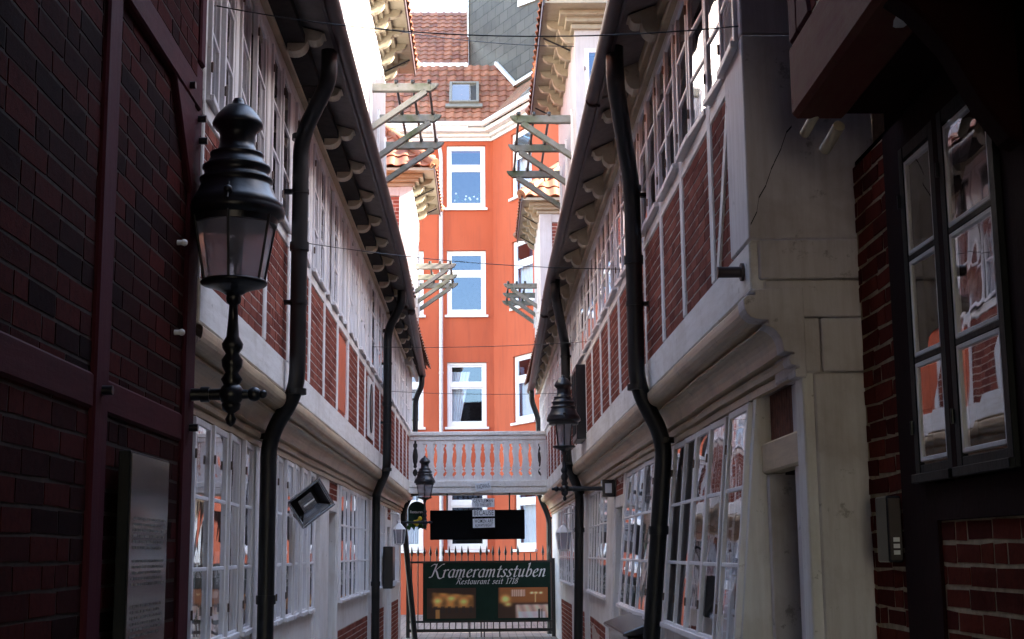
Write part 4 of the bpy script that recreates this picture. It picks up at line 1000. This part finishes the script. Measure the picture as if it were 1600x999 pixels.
def printed(name, x0, x1, z0, z1, y, fn, parent, nx=48, nz=36):
    me = bpy.data.meshes.new(name); vs = [(x0+(x1-x0)*i/nx, y, z0+(z1-z0)*j/nz) for j in range(nz+1) for i in range(nx+1)]
    me.from_pydata(vs, [], [(j*(nx+1)+i, j*(nx+1)+i+1, (j+1)*(nx+1)+i+1, (j+1)*(nx+1)+i) for j in range(nz) for i in range(nx)])
    ca = me.color_attributes.new('print', 'FLOAT_COLOR', 'CORNER')
    for pl in me.polygons:
        for li in pl.loop_indices:
            v = me.vertices[me.loops[li].vertex_index].co; ca.data[li].color = (*[min(1, k__*c__) for k__, c__ in zip((3.0, 2.4, 1.9), fn((v.x-x0)/(x1-x0), (v.z-z0)/(z1-z0)))], 1)
    m, n, bs = new_mat(name+'_print'); a = N(n, 'ShaderNodeAttribute', attribute_name='print'); n.links.new(a.outputs['Color'], bs.inputs['Base Color']); bs.inputs['Roughness'].default_value = .5
    me.materials.append(m); me.update(); return put(name, me, parent)
def sm(a, b_, x): t = max(0, min(1, (x-a)/(b_-a))); return t*t*(3-2*t)
def mixc(a, b_, t): return tuple(p*(1-t)+q*t for p, q in zip(a, b_))
def room_a(u, v):
    c = (.02, .010, .006)
    wall = sm(.33, .4, v)*(1-sm(.78+.12*(.5-u), .84+.12*(.5-u), v))*sm(.08, .2, u)*(1-sm(.9, .98, u))
    c = mixc(c, (.42, .20, .06), wall*(.6+.4*math.sin(u*23)*math.sin(v*9)))
    for gx, gz in ((.22, .58), (.5, .66), (.75, .55)): c = mixc(c, (.85, .5, .18), .8*math.exp(-((u-gx)**2+(v-gz)**2)/.006))
    if .18 < v < .40 and (u*7) % 1 < .5: c = mixc(c, (.015, .01, .01), .8)
    if v < .3 and abs(u-.22) < .05: c = mixc(c, (.30, .17, .06), .7)
    return c
def room_b(u, v):
    c = (.022, .010, .006)
    wall = sm(.45, .55, v)*sm(0, .05, u); c = mixc(c, (.17, .065, .022), wall)
    c = mixc(c, (.95, .60, .22), math.exp(-((u-.15)**2*1.2+(v-.62)**2*.6)/.006)); c = mixc(c, (.8, .5, .2), .8*math.exp(-((u-.2)**2+(v-.45)**2)/.003))
    if .25 < u < .55 and .72 < v < .93: c = mixc(c, (.42, .38, .40), .7 if (u*22) % 1 < .6 else .2)
    for gx in (.68, .76, .86): c = mixc(c, (.85, .70, .42), math.exp(-((u-gx)**2+(v-.82)**2)/.0008))
    if abs(u-.76) < .01 and .5 < v < .82: c = (.4, .28, .15)
    cloth = (1-sm(.40, .46, v))*sm(.33, .40, u); c = mixc(c, (.48, .36, .36), cloth*(.75+.25*math.sin(u*31+v*7)))
    if .40 < u < .95 and v < .2: c = mixc(c, (.42, .42, .58), .6)
    if .80 < u < .90 and v < .3 and (u*30) % 1 < .5: c = (.015, .012, .012)
    return c
printed('photo', -1.11, -.16, .36, .94, 27.538, room_a, BN); printed('photo', .27, 1.24, .36, .94, 27.538, room_b, BN)

# ------------------------------------------------------------------ lanterns
def lantern(label, loc, side, arm, sc, rf=1.0, gf=1.0, iron='iron', bx=False):
    T = thing('wall_lantern', label, 'lantern', loc, 'wall lanterns along the alley')
    Z = lambda prof: [(r*sc*rf, z*sc) for r, z in prof]
    L = lambda nm, mb, mt: put(nm, mb.build(nm, mt, mesh_only=True), T, world=False)
    I = M[iron]
    b = MB(); b.tube([(side*arm, 0, 0), (side*arm*.55, 0, 0), (0, 0, 0)], [.030*sc, .026*sc, .030*sc], 16)
    b.ball((0, 0, 0), .058*sc); b.tube([(0, 0, 0), (-side*.13*sc, 0, .0)], [.026*sc, .018*sc], 12); b.ball((-side*.105*sc, 0, 0), .034*sc); b.ball((-side*.145*sc, 0, .0), .020*sc)
    b.tube([(side*.10*sc, 0, 0), (side*.14*sc, 0, 0)], .036*sc, 14)
    b.lathe([(.004*sc, -.15*sc), (.020*sc, -.135*sc), (.026*sc, -.115*sc), (.014*sc, -.09*sc), (.040*sc, -.07*sc), (.045*sc, -.045*sc), (.02*sc, -.02*sc)], 18)
    b.lathe([(.06*sc, -.06*sc), (.06*sc, .06*sc)], 18, 0, (side*arm, 0, 0)) if False else None
    L('arm', b, I)
    b = MB(); b.lathe(Z([(.030, .03), (.050, .07), (.030, .10), (.046, .13), (.050, .16), (.030, .19), (.046, .215), (.050, .235), (.030, .27), (.024, .34), (.020, .42), (.032, .43), (.036, .45), (.034, .465), (.062, .485), (.10, .50), (.150, .515), (.158, .525), (.150, .535)]), 24)
    L('stem', b, I)
    g0, g1 = .145*gf, .205*gf
    b = MB(); b.lathe(Z([(g0, .535), (g1, .86)]), 6, 0, smooth=False, rot=R(30))
    b.f = b.f[:6]; b.m = b.m[:6]; b.sm = b.sm[:6]; b.t = b.t[:6]
    L('glass', b, M['lampglass'])
    b = MB()
    for k_ in range(6):
        a = R(30)+k_*math.pi/3; b.tube([(g0*sc*rf*1.01*math.cos(a), g0*sc*rf*1.01*math.sin(a), .53*sc), (g1*sc*rf*1.01*math.cos(a), g1*sc*rf*1.01*math.sin(a), .865*sc)], .0065*sc, 8)
    b.tube([(.0, .03*sc, .53*sc), (.0, .03*sc, .86*sc)], .009*sc, 8)
    L('lantern_frame', b, I)
    b = MB(); b.lathe(Z([(.20, .83), (.228, .845), (.230, .875), (.222, .888), (.224, .892), (.200, .925), (.182, .955), (.168, .99), (.160, 1.01), (.172, 1.014), (.173, 1.024), (.156, 1.030), (.150, 1.045), (.150, 1.068), (.160, 1.074), (.160, 1.086), (.142, 1.092), (.132, 1.115), (.122, 1.135), (.127, 1.141), (.127, 1.150), (.094, 1.158), (.084, 1.20), (.083, 1.24), (.090, 1.262), (.104, 1.270), (.104, 1.277), (.118, 1.285), (.120, 1.30), (.112, 1.318), (.100, 1.34), (.078, 1.365), (.060, 1.385), (.030, 1.395), (.028, 1.41), (.022, 1.425), (.006, 1.43)]), 32)
    b.lathe(Z([(.195, .80), (.20, .835)]), 32); h = L('hood', b, I)
    for k_ in range(3):
        a = R(-90)+k_*R(120); bb = MB(); bb.ball((.215*sc*rf*math.cos(a), .215*sc*rf*math.sin(a), .925*sc), .020*sc); bb.tube([(.23*sc*rf*math.cos(a), .23*sc*rf*math.sin(a), .88*sc), (.20*sc*rf*math.cos(a), .20*sc*rf*math.sin(a), .96*sc)], .008*sc, 8)
        o = put('hood_catch', bb.build('hood_catch', I, mesh_only=True), h, world=False)
    b = MB(); b.lathe([(.030*sc, .62*sc), (.030*sc, .72*sc), (.022*sc, .73*sc)], 14); L('lamp_socket', b, I)
    b = MB(); b.lathe([(.018*sc, .73*sc), (.030*sc, .76*sc), (.032*sc, .79*sc), (.022*sc, .82*sc), (.004*sc, .835*sc)], 16); L('bulb', b, M['lampglass'])
    if bx:
        b = MB(); b.box((side*arm-.14, -.07, -.09), (side*arm, .07, .09)); L('junction_box', b, M['slot'])
        b = MB(); b.box((side*arm-.11, -.078, -.05), (side*arm-.04, -.068, .05)); L('box_label', b, M['plate'])
    return T
lantern('big black wall lantern on an iron arm from the dark brick corner, nearest of all', (-1.20, 6.62, 2.36), -1, .19, 1.03)
lantern('brown-black wall lantern on a long arm from the right-hand row', (.855, 14.7, 2.262), 1, .53, .845, .93, .62, bx=True)
lantern('small far lantern beside the arched green sign, in front of the bridge', (-1.065, 25.4, 2.165), -1, .50, .84)

# small white lanterns near the doors
def coach_lamp(label, loc, side, sc):
    T = thing('coach_lamp', label, 'lamp', loc, 'small coach lamps by the far doors')
    b = MB(); b.lathe([(.05*sc, 0), (.09*sc, .02*sc), (.10*sc, .03*sc)], 6, smooth=False); b.lathe([(.13*sc, .30*sc), (.11*sc, .33*sc), (.06*sc, .39*sc), (.03*sc, .42*sc), (.03*sc, .45*sc), (.005*sc, .50*sc)], 6, smooth=False)
    for k_ in range(6): a = k_*math.pi/3; b.tube([(.095*sc*math.cos(a), .095*sc*math.sin(a), .03*sc), (.125*sc*math.cos(a), .125*sc*math.sin(a), .30*sc)], .006, 6)
    b.tube(curve([(0, 0, .5*sc), (0, 0, .60*sc), (side*.18, 0, .62*sc), (side*.22, 0, .5*sc)], 4), .012, 8)
    put('frame', b.build('frame', M['sash'], mesh_only=True), T, world=False)
    b = MB(); b.lathe([(.09*sc, .03*sc), (.12*sc, .30*sc)], 6, smooth=False); b.f = b.f[:6]; b.m = b.m[:6]; b.sm = b.sm[:6]; b.t = b.t[:6]; put('glass', b.build('glass', M['lampglass'], mesh_only=True), T, world=False)
coach_lamp('small cream coach lamp hanging on the far left house beside its door', (-1.40, 23.3, 1.75), -1, .85)
coach_lamp('small pale coach lamp hanging on the far right house by the downpipe', (1.17, 20.6, 1.62), 1, .9)

# arched hanging sign with fruit
SG = thing('arched_sign', 'arched dark green restaurant sign with yellow fruit below, hanging at the far left', 'sign', (-1.27, 26.2, 2.0))
b = MB(); cx_, w_ = -1.245, .165; yq = 26.2
pts = [(cx_-w_, yq, 2.10), (cx_+w_, yq, 2.10)]+[(cx_+w_*math.cos(a), yq, 2.42+.15*math.sin(a)) for a in [math.pi*i/12 for i in range(13)]]
b.prism(pts, (0, .04, 0)); b.build('panel', M['green'], SG)
fit_text('Restaurant', .25, cx_, yq-.006, 2.375, M['plate'], SG, .07, 0, .001)
b = MB(); b.bar((-1.60, yq+.02, 2.70), (-1.12, yq+.02, 2.70), .02, .03); b.tube([(cx_, yq+.02, 2.70), (cx_, yq+.02, 2.56)], .008, 6); b.tube(curve([(-1.58, yq+.02, 2.45), (-1.45, yq+.02, 2.66), (-1.2, yq+.02, 2.69)], 5), .010, 6); b.build('bracket', M['iron'], SG)
b = MB()
for q in range(46):
    x = cx_+(rnd.random()-.5)*.34; z = 2.13+(rnd.random()-.5)*.12; y = yq-.03-rnd.random()*.04; a = rnd.random()*6.28; l = .05
    b.add([(x-l*math.cos(a), y, z-l*math.sin(a)), (x+.02*math.sin(a), y-.02, z-.02*math.cos(a)), (x+l*math.cos(a), y, z+l*math.sin(a)), (x-.02*math.sin(a), y-.02, z+.02*math.cos(a))], [(0, 1, 2, 3)])
b.build('leaves', M['leaf'], SG)
for (dx, dz) in ((-.03, .02), (.02, .035), (.06, .09), (.0, -.01)):
    b = MB(); b.ball((cx_+dx, yq-.08, 2.16+dz), .038, sq=(1, 1, 1.2)); b.build('fruit', M['yellow'], SG)

# ------------------------------------------------------------------ small things on the walls
FL = thing('floodlight', 'square steel floodlight tilted on a bracket by the left ground-floor windows', 'floodlight', (-1.42, 11.5, 2.02), rot=(R(8), R(-36), R(28)))
b = MB(); wv, hv, dv = .15, .115, .10
b.hexa([(-wv, 0, -hv), (wv, 0, -hv), (wv*.7, dv, -hv*.7), (-wv*.7, dv, -hv*.7), (-wv, 0, hv), (wv, 0, hv), (wv*.7, dv, hv*.7), (-wv*.7, dv, hv*.7)]); b.f.pop(3-1); b.m.pop(); b.sm.pop(); b.t.pop()
put('housing', b.build('housing', M['slot'], mesh_only=True), FL, world=False, bevel=.008)
b = MB()
for (a, c_, d_, e_) in ((-wv-.02, -hv-.02, wv+.02, -hv), (-wv-.02, hv, wv+.02, hv+.02), (-wv-.02, -hv, -wv, hv), (wv, -hv, wv+.02, hv)): b.box((a, -.03, c_), (d_, .0, e_))
put('rim', b.build('rim', M['chrome'], mesh_only=True), FL, world=False, bevel=.004)
b = MB(); b.hexa([(-wv, -.004, -hv), (wv, -.004, -hv), (wv*.45, .06, -hv*.5), (-wv*.45, .06, -hv*.5), (-wv, -.004, -hv+.002), (wv, -.004, -hv+.002), (wv*.45, .062, -hv*.5), (-wv*.45, .062, -hv*.5)]); b.box((-wv*.45, .05, -hv*.5), (wv*.45, .056, hv*.5)); put('reflector', b.build('reflector', M['chrome'], mesh_only=True), FL, world=False)
b = MB(); b.tube([(-.055, .02, 0), (.055, .02, 0)], .008, 10); put('lamp_tube', b.build('lamp_tube', M['fluor'], mesh_only=True), FL, world=False)
b = MB(); b.bar((-.16, .02, 0), (-.10, .10, -.17), .02, .03); b.bar((-.10, .10, -.17), (-.02, .30, -.16), .02, .03); put('bracket', b.build('bracket', M['chrome'], mesh_only=True), FL, world=False)

IB = thing('information_board', 'tall glossy information board on the dark brick wall at lower left', 'board', (-1.37, 5.62, .95))
b = MB(); WN.box(b, 5.30, 5.95, .95, 2.0, .03, .075); b.build('panel', M['blackframe'], IB, bevel=.004)
m, n, bs = new_mat('glossy_print')
c_ = ramp(n, noise(n, pos(n, (1, 1, .6)), 3.2, 3, .5, .8), [(.35, (.03, .028, .035)), (.62, (.12, .10, .105))]).outputs[0]
n.links.new(c_, bs.inputs['Base Color']); bs.inputs['Roughness'].default_value = .10; bs.inputs['Specular IOR Level'].default_value = .45
b = MB(); WN.box(b, 5.315, 5.94, .96, 1.99, .0755, .078)
z = 1.74
while z > 1.0:
    if rnd.random() < .12: z -= .03; continue
    y = 5.36
    while y < 5.88:
        l = .02+rnd.random()*.05
        if y+l < 5.90: b.add([WN.P(y, z, .079), WN.P(y+l, z, .079), WN.P(y+l, z+.010, .079), WN.P(y, z+.010, .079)], [(0, 1, 2, 3)], 1)
        y += l+.012
    z -= .022
b.build('printed_face', [m, M['grime']], IB)
IC = thing('intercom', 'grey door intercom with lit white buttons on the dark brick strip at right', 'intercom', (1.62, 5.62, 1.55))
b = MB(); WR.box(b, 5.50, 5.66, 1.55, 1.81, .0, .06); b.build('housing', M['slot'], IC, bevel=.006)
b = MB(); b.box((1.595, 5.492, 1.56), (1.645, 5.4985, 1.80)); b.build('face_plate', M['gutter'], IC, bevel=.002)
for z in (1.58, 1.605, 1.63): b = MB(); b.box((1.608, 5.486, z), (1.632, 5.4915, z+.017)); b.build('button', M['plate'], IC)
o = MB(); WG[1].box(o, 6.985, 7.045, 2.03, 2.14, .013, .022); o2 = o.build('door_plaque', M['plate'], None, bevel=.002); tag(o2, 'narrow white plaque on the post beside the right-hand doorway', 'plaque')
SB = thing('sign_box', 'black framed box sign on the upper wall of the right-hand row', 'sign', (1.15, 16.2, 2.9))
b = MB(); WU[1].box(b, 15.85, 16.6, 2.88, 3.74, .0, .12); b.build('frame', M['iron'], SB, bevel=.01)
b = MB(); WU[1].box(b, 15.92, 16.53, 2.95, 3.67, .1205, .126); b.build('panel', M['blackboard'], SB)
MBX = thing('meter_box', 'black box on the far left wall with a pale top light', 'box', (-1.5, 21.9, 1.1))
b = MB(); WG[-1].box(b, 21.7, 22.25, 1.08, 1.72, .05, .20); b.build('casing', M['iron'], MBX, bevel=.01)
b = MB(); WG[-1].box(b, 21.75, 22.2, 1.12, 1.20, .2, .23); b.build('latch_plate', M['plate'], MBX)
b = MB(); b.box((1.06, 10.5, 0), (1.25, 12.1, .98)); b.hexa([(1.02, 10.45, .985), (1.27, 10.45, 1.0), (1.27, 12.15, 1.0), (1.02, 12.15, .985), (1.02, 10.45, 1.01), (1.27, 10.45, 1.10), (1.27, 12.15, 1.10), (1.02, 12.15, 1.01)])
o = b.build('wall_cabinet', M['slot'], None, bevel=.008); tag(o, 'low dark grey cabinet with sloping lid against the right-hand wall', 'cabinet')
OV = thing('oval_plaque', 'white panel with dark oval plaque set in the upper left wall', 'plaque', (-1.36, 16.95, 3.0))
b = MB(); WU[-1].box(b, 16.6, 17.3, 3.0, 3.72, .004, .02); b.build('panel', M['white'], OV)
b = MB(); vs = [WU[-1].P(16.95+.2*math.cos(a), 3.36+.3*math.sin(a), .022) for a in [2*math.pi*i/24 for i in range(24)]]; b.prism(vs, (.012, 0, 0)); b.build('oval', M['pipe'], OV)

# wires across the alley
def wire(label, a, b_, sag, r=.0035):
    P_ = []; a = Vector(a); b_ = Vector(b_)
    for i in range(25):
        t = i/24; p = a.lerp(b_, t); p.z -= sag*4*t*(1-t); P_.append(p)
    b = MB(); b.tube(P_, r, 6); o = b.build('overhead_wire', M['iron']); tag(o, label, 'wire', 'thin wires across the alley')
wire('thin wire across the alley top from the first left window to the first right', (-1.385, 6.95, 4.45), (1.18, 6.0, 3.96), .10)
wire('thin wire across the alley at mid height between the two near downpipes', (-1.385, 10.6, 4.0), (1.18, 11.2, 3.9), .05, .003)
wire('thin wire crossing in front of the orange wall above its third window row', (-1.385, 17.2, 4.16), (1.18, 15.3, 3.92), .03, .0035)
wire('lowest thin wire crossing in front of the orange wall above the bridge', (-1.385, 20.2, 3.95), (1.18, 19.3, 3.80), .03, .0035)
wire('thin wire between the tall dormers in front of the slate wall', (-1.385, 16.2, 7.98), (1.18, 16.75, 7.92), .06, .005)
